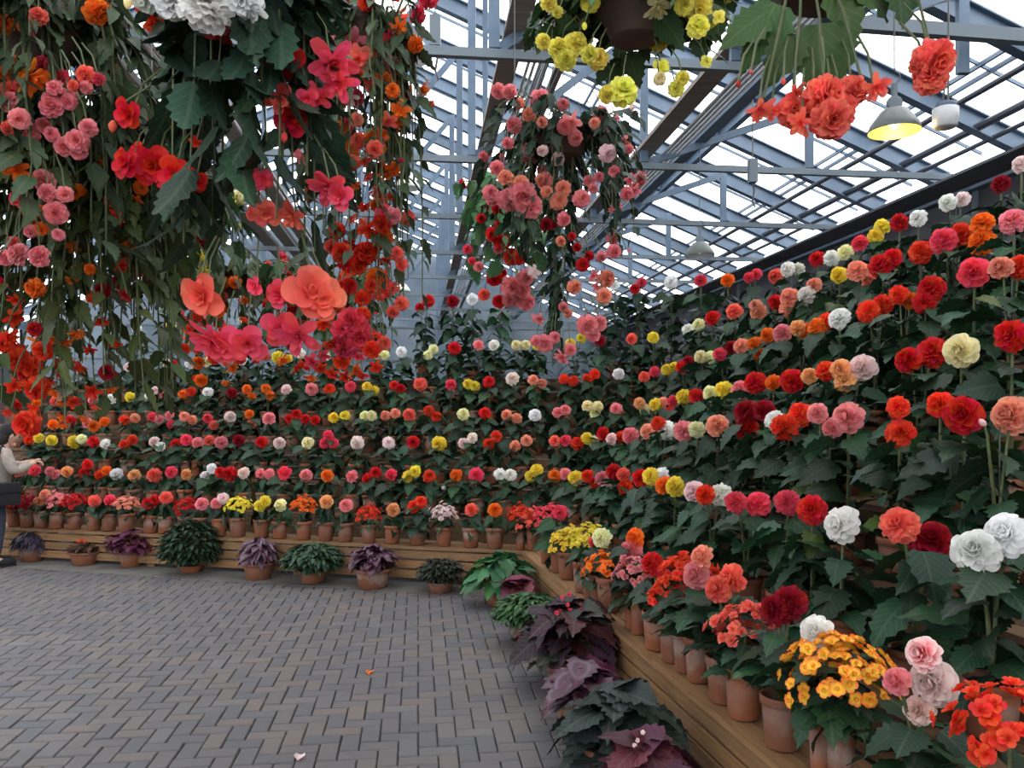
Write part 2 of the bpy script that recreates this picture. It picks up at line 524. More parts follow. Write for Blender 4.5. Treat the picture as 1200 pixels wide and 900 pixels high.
# panes: each sheet of glass a part, four courses down each slope
na = 0
panes = {}
PW, courses = 1.5, 4
aa = A0
pane_n = 0
while aa < A1 - 0.1:
    for side in (0, 1):
        for c in range(courses):
            b0 = RIDGE_B + (EAVE_B - RIDGE_B) * c / courses; b1 = RIDGE_B + (EAVE_B - RIDGE_B) * (c + 1) / courses
            if side: b0, b1 = 2 * RIDGE_B - b0, 2 * RIDGE_B - b1
            o = 0.26 - 0.012 * c
            q = [rp(aa + 0.02, b0, roof_z(b0) + o), rp(aa + PW - 0.02, b0, roof_z(b0) + o), rp(aa + PW - 0.02, b1, roof_z(b1) + o + 0.012), rp(aa + 0.02, b1, roof_z(b1) + o + 0.012)]
            if side: q = q[::-1]
            ctr = sum(q, Vector()) / 4
            b = MB().add([p - ctr for p in q], [(0, 1, 2, 3)])
            link('pane', b.mesh('pane', M_GLASS), ceiling, loc=ctr)
    aa += PW
# rafters every 1.5 m, glazing bars between, purlins along
aa = A0
k = 0
while aa <= A1 + 0.1:
    b = MB()
    for b1 in (EAVE_B, LEFT_B):
        b.ibeam(rp(aa, RIDGE_B, roof_z(RIDGE_B) + 0.06), rp(aa, b1, roof_z(b1) + 0.06), 0.13, 0.22)
    link('rafter', b.mesh('rafter', M_STEEL), ceiling)
    if aa < A1 - 0.2:
        for off in (0.75,):
            b = MB()
            for b1 in (EAVE_B, LEFT_B):
                b.bar(rp(aa + off, RIDGE_B, roof_z(RIDGE_B) + 0.21), rp(aa + off, b1, roof_z(b1) + 0.21), 0.025, 0.04)
            link('glazing_bar', b.mesh('glazing_bar', M_STEEL), ceiling)
    aa += 1.5; k += 1
for c in range(5):
    b0 = RIDGE_B + (EAVE_B - RIDGE_B) * c / 4
    for bb in ({b0, 2 * RIDGE_B - b0}):
        b = MB().ibeam(rp(A0, bb, roof_z(bb) + 0.0), rp(A1, bb, roof_z(bb) + 0.0), 0.1, 0.16)
        link('purlin', b.mesh('purlin', M_STEEL), ceiling)
# window-opening racks: thin double bars lying under the glass
for bb in (-1.2, 2.9, 6.3, -5.6):
    b = MB()
    for d in (-0.07, 0.07):
        b.bar(rp(A0, bb + d, roof_z(bb + d) + 0.2), rp(A1, bb + d, roof_z(bb + d) + 0.2), 0.035, 0.05)
    link('glazing_rail', b.mesh('glazing_rail', M_STEEL), ceiling)

# trusses
CH_Z = 4.7
truss_a = [4.05 + 3.0 * i for i in range(-2, 10)]
for ti, a in enumerate(truss_a):
    tr = structure('ceiling_truss')
    b = MB()
    hi = abs(a - 7.05) < 0.1
    if hi:
        b.bar(rp(a, LEFT_B, CH_Z), rp(a, 3.0, CH_Z), 0.07, 0.08)
        b.bar(rp(a - 0.2, 2.9, 5.08), rp(a - 0.2, EAVE_B + .1, 5.0), 0.09, 0.12)
    else:
        b.bar(rp(a, LEFT_B, CH_Z), rp(a, EAVE_B, CH_Z), 0.07, 0.08)
    link('bottom_chord', b.mesh('bottom_chord', M_STEEL_LIGHT), tr)
    webs = [-12.4, -10.2, -8.0, -5.8, RIDGE_B, -1.5, 0.72, 2.95, 5.2]
    for w in webs:
        top = roof_z(w)
        b = MB().bar(rp(a, w - 0.05, CH_Z + 0.05), rp(a, w - 0.05, top), 0.07, 0.10)
        if w in (0.72, -1.5):
            b.bar(rp(a + .12, w + 0.13, CH_Z + 0.05), rp(a + .12, w + 0.13, top), 0.05, 0.07)
        link('post', b.mesh('post', M_STEEL), tr)
    for w0, w1 in ((RIDGE_B, -1.5), (-1.5, 0.72), (0.72, 2.95), (2.95, 5.2), (RIDGE_B, -5.8), (-5.8, -8.0), (-8.0, -10.2), (-10.2, -12.4)):
        # brace rises to the right from the foot of one post to the head of the next
        if w1 > w0: p, q = rp(a, w0, CH_Z + 0.05), rp(a, w1 - 0.1, roof_z(w1) - 0.1)
        else: p, q = rp(a, w0, CH_Z + 0.05), rp(a, w1 + 0.1, roof_z(w1) - 0.1)
        b = MB().bar(p, q, 0.06, 0.09)
        link('brace', b.mesh('brace', M_STEEL), tr)

# longitudinal boards with their bundles of pipes, at truss level
def trim(i, parts):
    t = structure('trim_%d' % i)
    for nm, b, m in parts: link(nm, b.mesh(nm, m), t)
bb, z = 1.02, CH_Z + 0.22
trim(1, [('board', MB().bar(rp(A0, bb - 0.16, z), rp(A1, bb - 0.16, z), 0.20, 0.05), M_BOARD)] +
     [('pipe', MB().tube([rp(A0, bb + 0.03 + 0.055 * i, z - 0.05), rp(A1, bb + 0.03 + 0.055 * i, z - 0.05)], 0.016, 6), M_PIPE) for i in range(4)] +
     [('curtain_cable', MB().tube([rp(A0, bb + 0.30, z - 0.1), rp(A1, bb + 0.30, z - 0.1)], 0.022, 6), M_DARKPIPE),
      ('edge_board', MB().bar(rp(A0, bb + 0.36, z), rp(A1, bb + 0.36, z), 0.08, 0.06), M_BOARD)])
bb, z = 3.1, CH_Z + 0.22
trim(2, [('board', MB().bar(rp(A0, bb - 0.16, z), rp(A1, bb - 0.16, z), 0.24, 0.05), M_BOARD)] +
     [('pipe', MB().tube([rp(A0, bb + 0.06 + 0.06 * i, z - 0.05), rp(A1, bb + 0.06 + 0.06 * i, z - 0.05)], 0.018, 6), M_PIPE) for i in range(4)] +
     [('beam', MB().ibeam(rp(A0, bb + 0.55, z + 0.25), rp(A1, bb + 0.55, z + 0.25), 0.16, 0.26), M_STEEL)])
z = CH_Z + 0.3
trim(3, [('board', MB().bar(rp(A0, -3.05 + 0.36 * i, z + 0.06 * i), rp(A1, -3.05 + 0.36 * i, z + 0.06 * i), 0.30, 0.05), M_BOARD) for i in range(3)] +
     [('pipe', MB().tube([rp(A0, -2.87 + 0.36 * i, z - 0.06), rp(A1, -2.87 + 0.36 * i, z - 0.06)], 0.018, 6), M_PIPE) for i in range(3)])
trim(4, [('eave_beam', MB().bar(rp(A0, EAVE_B, EAVE_Z - 0.12), rp(A1, EAVE_B, EAVE_Z - 0.12), 0.3, 0.28), M_STEEL),
         ('gutter_plate', MB().bar(rp(A0, EAVE_B - 0.45, EAVE_Z - 0.22), rp(A1, EAVE_B - 0.45, EAVE_Z - 0.22), 0.5, 0.03), M_WALL)])
trim(5, [('dark_pipe', MB().tube([rp(A0, 6.05, 5.0), rp(A1, 6.05, 5.0)], 0.035, 8), M_DARKPIPE),
         ('dark_pipe', MB().tube([rp(A0, 6.75, 4.98), rp(A1, 6.75, 4.98)], 0.05, 8), M_DARKPIPE),
         ('dark_pipe', MB().tube([rp(A0, 6.95, 4.86), rp(A1, 6.95, 4.86)], 0.03, 8), M_DARKPIPE)])
trim(6, [('eave_beam', MB().bar(rp(A0, LEFT_B, EAVE_Z - 0.12), rp(A1, LEFT_B, EAVE_Z - 0.12), 0.3, 0.28), M_STEEL)])
# a pale slanting strut near the viewer, left
trim(7, [('strut', MB().bar(rp(4.1, -2.62, 4.98), rp(6.9, -2.62, 4.76), 0.09, 0.12), M_STEEL_LIGHT)])

# side and end walls: low panel, posts and glass sheets
def wall(name, p, q, low, high, bays, solid_m=M_WALL, gable=False, sheet=None):
    sheet = sheet or M_GLASS
    w = structure(name)
    p, q = Vector((p[0], p[1], 0)), Vector((q[0], q[1], 0))
    link('low_panel', MB().bar(p + Vector((0, 0, low / 2)), q + Vector((0, 0, low / 2)), 0.08, low).mesh('low_panel', solid_m), w)
    fr = MB()
    for i in range(bays + 1):
        c = p.lerp(q, i / bays)
        fr.bar(c + Vector((0, 0, low)), c + Vector((0, 0, high)), 0.08)
    nrow = max(1, int((high - low) / 1.2))
    for j in range(nrow + 1):
        zz = low + (high - low) * j / nrow
        fr.bar(p + Vector((0, 0, zz)), q + Vector((0, 0, zz)), 0.06)
    link('frame', fr.mesh('frame', M_STEEL_LIGHT), w)
    for i in range(bays):
        a, b = p.lerp(q, (i + 0.002) / bays), p.lerp(q, (i + 0.998) / bays)
        g = MB().add([a + Vector((0, 0, low)), b + Vector((0, 0, low)), b + Vector((0, 0, high)), a + Vector((0, 0, high))], [(0, 1, 2, 3)])
        link('pane', g.mesh('wall_pane', sheet), w)
    if gable:
        n = 8
        for i in range(n):
            a, b = p.lerp(q, i / n), p.lerp(q, (i + 1) / n)
            za = roof_z(LEFT_B + (EAVE_B - LEFT_B) * i / n); zb = roof_z(LEFT_B + (EAVE_B - LEFT_B) * (i + 1) / n)
            g = MB().add([a + Vector((0, 0, high)), b + Vector((0, 0, high)), b + Vector((0, 0, zb)), a + Vector((0, 0, za))], [(0, 1, 2, 3)])
            link('pane', g.mesh('gable_pane', sheet), w)
wall('wall_right', rp(A0, EAVE_B, 0), rp(A1, EAVE_B, 0), 3.4, EAVE_Z - 0.2, 14, sheet=M_WALL)
wall('wall_left', rp(A0, LEFT_B, 0), rp(A1, LEFT_B, 0), 3.2, EAVE_Z - 0.2, 14)
wall('wall_back', rp(A1, LEFT_B, 0), rp(A1, EAVE_B, 0), 2.2, EAVE_Z, 12, gable=True, sheet=M_SHEET)
wall('wall_front', rp(A0, LEFT_B, 0), rp(A0, EAVE_B, 0), 1.0, EAVE_Z, 12, gable=True)

# ------------------------------------------------------------------ wooden staging: two banks of stepped benches
def staging(name, label, U, L, nrm):
    root = thing(name, label, 'staging', (corner(0).x, corner(0).y, 0))
    base = Vector((corner(0).x, corner(0).y, 0))
    ang = math.atan2(U.y, U.x)
    def plank(v0, v1, z0, z1, s0, s1, mitre, nm='plank', m=M_WOOD):
        # a plank between bench offsets v0..v1; its first end is mitred into the corner when mitre is set
        a, b = corner(v0), corner(v1)
        if mitre: p0, q0 = a, b
        else:
            p0, q0 = a + U * (s0 - (a - C0).dot(U)), b + U * (s0 - (b - C0).dot(U))
        p1, q1 = a + U * (s1 - (a - C0).dot(U)), b + U * (s1 - (b - C0).dot(U))
        poly = [p0, p1, q1, q0]
        area = sum(poly[i].x * poly[(i + 1) % 4].y - poly[(i + 1) % 4].x * poly[i].y for i in range(4))
        if area < 0: poly = poly[::-1]
        ctr = sum(poly, Vector((0, 0))) / 4
        rot = Matrix.Rotation(-ang, 2)
        loc = [rot @ (p - ctr) for p in poly]
        zc = (z0 + z1) / 2
        o = link(nm, slab_poly(loc, z0 - zc, z1 - zc).mesh(nm, m), root,
                 Matrix.Translation((ctr.x - base.x, ctr.y - base.y, zc)) @ Matrix.Rotation(ang, 4, 'Z'))
    cuts = [0.0]
    while cuts[-1] < L: cuts.append(min(L, cuts[-1] + R.uniform(2.3, 3.1)))
    def run(v0, v1, z0, z1, g=0.004, nm='plank', m=M_WOOD):
        sh = R.uniform(-0.5, 0.5)
        cs = [0.0] + [c + sh for c in cuts[1:-1]] + [L]
        for i in range(len(cs) - 1):
            plank(v0 + g, v1 - g, z0 + g, z1 - g, cs[i] + 0.002, cs[i + 1] - 0.002, i == 0, nm, m)
    for k, v in enumerate(TIER_V):
        z = TIER_Z[k]
        vf = 0.0 if k == 0 else v - 0.17
        vb = TIER_V[k + 1] - 0.17 if k < 6 else v + 0.25
        zb = 0.035 if k == 0 else TIER_Z[k - 1]
        # riser: three planks on the front kerb, two above
        n = 3 if k == 0 else 2
        top = z - 0.032
        lo = zb
        for j in range(n):
            h0, h1 = lo + (top - lo) * j / n, lo + (top - lo) * (j + 1) / n
            run(vf, vf + 0.04, h0, h1, 0.009 if k == 0 else 0.004, m=M_WOOD if k == 0 else M_WOOD_SHADED)
        nd = 3
        for j in range(nd):
            run(vf - 0.012 + (vb - vf) * j / nd, vf - 0.012 + (vb - vf) * (j + 1) / nd, z - 0.03, z + 0.004, 0.004, m=M_WOOD if k == 0 else M_WOOD_SHADED)
    # posts that carry the steps
    s = 0.6
    while s < L:
        for k, v in enumerate(TIER_V):
            c = corner(v) + U * (s - (corner(v) - C0).dot(U))
            pm = MB().bar((c.x - base.x, c.y - base.y, 0.0), (c.x - base.x, c.y - base.y, TIER_Z[k] - 0.03), 0.07)
            link('support_post', pm.mesh('support_post', M_WOOD), root)
        s += 1.6
    return root
stage_b = staging('back_staging', 'stepped pine plank staging for pots crossing the far end of the paving', UB, LB, NB)
stage_r = staging('side_staging', 'stepped pine plank staging for pots running from the corner toward the viewer', UR, LR, NR)

# ------------------------------------------------------------------ flower and leaf shapes
def petal(L, W, cup, curl, tip=0.5, nl=4, nw=4, ruf=0.0, rng=R, point=0.0):
    """grid of a petal along +y, z up"""
    vs, uv, fs = [], [], []
    ph = rng.uniform(0, 6.28)
    for i in range(nl + 1):
        s = i / nl
        w = W * (0.28 + 0.72 * math.sin(math.pi * min(1.0, s * 0.62 + 0.02) ** 0.9)) * (1 - point * s ** 3)
        if s > 0.8: w *= 1 - (s - 0.8) * 1.6 * (1 - tip)
        for j in range(nw + 1):
            t = j / nw * 2 - 1
            y = L * s * (1 - 0.10 * t * t * s)
            z = cup * W * t * t + curl * L * s * s + ruf * L * s * math.sin(ph + t * 5.0) * 0.5 + ruf * L * s * rng.uniform(-.4, .4)
            vs.append((w * t * 0.5, y, z)); uv.append((t, s))
    for i in range(nl):
        for j in range(nw):
            a = i * (nw + 1) + j
            fs.append((a, a + 1, a + nw + 2, a + nw + 1))
    return vs, fs, uv

def bloom_mb(rings, seed, ruf=0.05, core=True):
    rng = random.Random(seed)
    b = MB()
    for (n, r0, z0, elev, L, W, cup, curl) in rings:
        ph = rng.uniform(0, 6.28)
        for k in range(n):
            az = ph + 2 * math.pi * k / n + rng.gauss(0, 0.09)
            vs, fs, uv = petal(L * rng.uniform(.9, 1.08), W * rng.uniform(.9, 1.1), cup, curl, ruf=ruf, rng=rng)
            m = Matrix.Rotation(az, 4, 'Z') @ Matrix.Translation((0, r0, z0)) @ Matrix.Rotation(math.radians(elev + rng.gauss(0, 5)), 4, 'X') @ Matrix.Rotation(rng.gauss(0, .1), 4, 'Y')
            b.add(vs, fs, m, uv)
    if core:
        b.lathe([(0.0, -0.16), (0.12, -0.12), (0.15, 0.0), (0.10, 0.1)], 7, cap0=False)
    return b

ROSE = [(10, .05, -.10, -20, .44, .36, .18, -.10), (10, .05, -.06, 0, .45, .36, .2, -.14), (9, .05, -.02, 18, .42, .34, .25, -.1), (8, .05, .0, 34, .38, .32, .28, -.05), (7, .04, .03, 48, .34, .32, .3, .0), (5, .03, .05, 66, .28, .26, .35, .1), (4, .015, .07, 80, .22, .20, .4, .15)]
RUFF = [(13, .05, -.10, -24, .45, .27, .1, -.1), (13, .05, -.07, -6, .46, .27, .1, -.15), (12, .05, -.03, 12, .44, .26, .12, -.18), (11, .05, .0, 26, .42, .26, .12, -.15), (10, .05, .02, 38, .40, .30, .12, -.12), (8, .04, .05, 56, .34, .28, .15, -.05), (6, .03, .07, 74, .27, .24, .2, .0)]
CAMEL = [(10, .06, -.10, -12, .42, .32, .2, .02), (10, .06, -.05, 12, .40, .32, .24, .0), (9, .06, .0, 32, .36, .30, .3, .05), (8, .05, .03, 52, .30, .27, .35, .1), (6, .03, .06, 70, .24, .22, .4, .2), (3, .01, .08, 84, .18, .18, .5, .3)]
PEND = [(5, .03, .0, 28, .62, .30, .12, -.22), (5, .03, .06, 42, .56, .26, .14, -.16), (5, .02, .10, 58, .44, .20, .15, -.05), (4, .01, .12, 74, .3, .14, .2, .0)]
SINGLE = [(4, .03, .0, 16, .52, .50, .14, -.10), (4, .03, .03, 32, .46, .38, .16, -.10), (5, .02, .06, 52, .30, .24, .2, .0), (3, .01, .08, 70, .2, .14, .2, .0)]
BLOOMS = {}
def bmeshes(kind, rings, n, ruf, mat=M_PETAL):
    BLOOMS[kind] = [bloom_mb(rings, 100 + i * 7 + len(kind), ruf, core=kind not in ('pend', 'single')).mesh('bloom_' + kind, mat, True) for i in range(n)]
bmeshes('rose', ROSE, 3, .05)
bmeshes('ruff', RUFF, 3, .16)
bmeshes('camel', CAMEL, 2, .03)
bmeshes('pend', PEND, 3, .05)
bmeshes('single', SINGLE, 2, .05)
bmeshes('blush', ROSE, 1, .05, M_BLUSH)
bud = MB().lathe([(0.02, -.35), (.16, -.2), (.24, 0), (.2, .22), (.05, .42)], 8, cap1=True)
BLOOMS['bud'] = [bud.mesh('bud', M_PETAL, True)]

def floret_mb(seed):
    rng = random.Random(seed); b = MB()
    for k in range(5):
        vs, fs, uv = petal(.5, .48, .2, -.1, nl=2, nw=2, rng=rng)
        b.add(vs, fs, Matrix.Rotation(k * 1.2566 + rng.gauss(0, .1), 4, 'Z') @ Matrix.Rotation(math.radians(rng.uniform(12, 32)), 4, 'X'), uv)
    for k in range(4):
        vs, fs, uv = petal(.28, .28, .25, .1, nl=2, nw=2, rng=rng)
        b.add(vs, fs, Matrix.Rotation(k * 1.57 + .4, 4, 'Z') @ Matrix.Translation((0, .02, .03)) @ Matrix.Rotation(math.radians(58), 4, 'X'), uv)
    return b
FLOR_MB = [floret_mb(i) for i in range(3)]
FLORET = {m.name: [f.mesh('floret', m, True) for f in FLOR_MB] for m in (M_PETAL, M_PICOTEE)}

def cluster_spots(n, seed, sx=1.0, sz=1.0):
    """places and headings of small flowers over a domed plant, radius about 1"""
    rng = random.Random(seed); out = []
    heads = []
    for i in range(max(5, n // 4)):
        a = i * 2.399; h = 1 - (i + .5) / max(5, n // 4) * 1.15
        r = math.sqrt(max(0.05, 1 - h * h))
        heads.append(Vector((r * math.cos(a) * sx, r * math.sin(a) * sx, h * sz)))
    for i in range(n):
        c = heads[i % len(heads)]
        p = c + Vector((rng.gauss(0, .16), rng.gauss(0, .16), rng.gauss(0, .12)))
        d = (p + Vector((0, 0, .35)) + Vector((rng.gauss(0, .25), rng.gauss(0, .25), rng.gauss(0, .25)))).normalized()
        out.append((p, d))
    return out
CLUSTER = {}
for mm in (M_PETAL, M_PICOTEE):
    CLUSTER[mm.name] = []
    for v in range(3):
        b = MB(); rng = random.Random(50 + v)
        for p, d in cluster_spots(80, 70 + v):
            b.merge(FLOR_MB[rng.randrange(3)], facing(p, d, .42 * rng.uniform(.8, 1.15), rng.uniform(0, 6)))
        CLUSTER[mm.name].append(b.mesh('floret_cluster', mm, True))

def outline_leaf(outl, seed=0, droop=.18, fold=.12, wave=.03, rows=4):
    """leaf from a half outline list of (y, xleft, xright); y from 0 base to 1 tip, UV = (x, y)"""
    rng = random.Random(seed)
    vs, uv, fs = [], [], []
    n = len(outl)
    for i, (y, xl, xr) in enumerate(outl):
        for t, x in ((-1, -xl), (-.5, -xl * .5), (0, 0), (.5, xr * .5), (1, xr)):
            yy = y - (0.10 if abs(t) == 1 else 0) * 0
            z = -droop * y * y + fold * abs(x) - fold * 1.3 * x * x + (wave * rng.uniform(-1, 1) if abs(t) > .6 else 0)
            vs.append((x, yy, z)); uv.append((x * 1.4, y))
    for i in range(n - 1):
        for k in range(4):
            a = i * 5 + k
            fs.append((a, a + 1, a + 6, a + 5))
    return vs, fs, uv
# lopsided pointed begonia leaf with a toothed, lobed margin
def begonia_outline(seed, lob=.08, wide=.40, steps=11):
    rng = random.Random(seed); o = []
    for i in range(steps + 1):
        s = i / steps
        w = wide * (math.sin(math.pi * (s * .93 + .07) ** .62)) * 1.02
        tooth = (lob if i % 2 else -lob * .6) * (1 - s * .5) * (0 if i in (0, steps) else 1)
        o.append((-.12 + 1.12 * s, max(.012, w * 1.12 + tooth * rng.uniform(.6, 1.2)), max(.012, w * .86 + tooth * rng.uniform(.6, 1.2))))
    o[-1] = (1.0, .012, .012)
    return o
LEAF_MB = []
for sd in range(4):
    vs, fs, uv = outline_leaf(begonia_outline(sd), sd, droop=.16 + .1 * sd, fold=.22, wave=.035)
    LEAF_MB.append(MB().add(vs, fs, None, uv))
LEAF = [b.mesh('leaf', M_LEAF, True) for b in LEAF_MB]
REX = [b.mesh('painted_leaf', M_REX, True) for b in LEAF_MB]
LONG_MB = []
for sd in range(3):
    o = [(s / 10, max(.01, .25 * math.sin(math.pi * (s / 10 * .95 + .05) ** .7) + (.035 if s % 2 else -.02) * (s not in (0, 10))), max(.01, .19 * math.sin(math.pi * (s / 10 * .95 + .05) ** .7) + (.03 if s % 2 else -.02) * (s not in (0, 10)))) for s in range(11)]
    vs, fs, uv = outline_leaf(o, sd, droop=.12 + .12 * sd, fold=.2, wave=.02)
    LONG_MB.append(MB().add(vs, fs, None, uv))
LONG = [b.mesh('long_leaf', M_LEAF, True) for b in LONG_MB]
# low leaf for masses seen from afar
def small_leaf():
    vs = [(0, 0, 0), (-.26, .3, .06), (0, .35, -.02), (.22, .3, .06), (-.2, .62, .0), (0, .68, -.07), (.17, .62, .0), (0, 1, -.2)]
    fs = [(0, 2, 1), (0, 3, 2), (1, 2, 5, 4), (2, 3, 6, 5), (4, 5, 7), (5, 6, 7)]
    uv = [(0, 0), (-.5, .3), (0, .35), (.5, .3), (-.4, .62), (0, .68), (.4, .62), (0, 1)]
    return MB().add(vs, fs, None, uv)
SMALL = small_leaf()

def leaf_places(h, n, size, seed, spread=.06, z0=.02, tilt=.2, top=.9):
    rng = random.Random(seed); out = []
    for i in range(n):
        z = z0 + (h * top - z0) * (i + rng.random() * .6) / n
        az = i * 2.399 + rng.gauss(0, .35) + seed
        r = spread * rng.uniform(.6, 1.4)
        d = Vector((math.cos(az), math.sin(az), -tilt + rng.gauss(0, .3)))
        out.append((Vector((r * math.cos(az), r * math.sin(az), z)), d, size * rng.uniform(.7, 1.25), rng.gauss(0, .35)))
    return out

def foliage_mb(h, n, size, seed, shape=LEAF_MB, **kw):
    rng = random.Random(seed); b = MB()
    for p, d, s, roll in leaf_places(h, n, size, seed, **kw):
        b.merge(shape[rng.randrange(len(shape))], frame(p, d, (0, 0, 1), s, roll))
        b.tube([(p.x * .1, p.y * .1, max(.0, p.z - .03)), p], .0035, 4)
    return b
HEIGHTS = [.14, .26, .38, .50, .66, .84, 1.05]
FOL = {}
for hi, h in enumerate(HEIGHTS):
    FOL[hi] = [foliage_mb(h, 10 + int(h * 32), .14 if h > .2 else .10, 11 * hi + v, spread=.06 if h > .2 else .035, z0=-.06 if h > .2 else .0, tilt=.35).mesh('foliage', M_LEAF, True) for v in range(3)]

def pot_mb(r, h):
    b = MB()
    rr = r * .78
    b.lathe([(rr * .9, 0), (rr, .006), (r * .91, h * .82), (r * .91, h * .825), (r * 1.01, h * .835), (r * 1.03, h * .97), (r * .99, h), (r * .90, h), (r * .88, h * .86)], 22)
    return b
POT_H, POT_R = .175, .088
POT = pot_mb(POT_R, POT_H).mesh('pot', M_CLAY, True)
SOILM = MB().lathe([(POT_R * .885, 0), (POT_R * .6, .008), (0.002, .012)], 16, cap0=False).mesh('soil', M_SOIL, True)

COLS = {'R': (.66, .012, .014), 'D': (.34, .006, .018), 'V': (.80, .07, .025), 'O': (.86, .21, .025), 'C': (.86, .18, .125), 'K': (.82, .09, .145), 'P': (.86, .31, .33),
        'L': (.91, .71, .68), 'W': (.88, .875, .83), 'I': (.87, .82, .50), 'Y': (.86, .70, .08), 'A': (.87, .46, .20), 'S': (.87, .38, .26), 'Z': (.86, .15, .025), 'y': (.89, .80, .17)}
CNAME = {'R': 'red', 'D': 'dark red', 'V': 'vermilion', 'O': 'orange', 'C': 'coral', 'K': 'hot pink', 'P': 'pink', 'L': 'pale pink', 'W': 'white', 'I': 'cream', 'Y': 'yellow', 'A': 'apricot', 'S': 'salmon', 'Z': 'orange and yellow', 'y': 'pale yellow'}
def vary(c, rng, k=.12):
    f = 1 + rng.uniform(-k, k)
    return tuple(min(.9, max(.003, x * f * (1 + rng.uniform(-k, k) * .35))) for x in c)
GREEN = (.0105, .036, .0165)

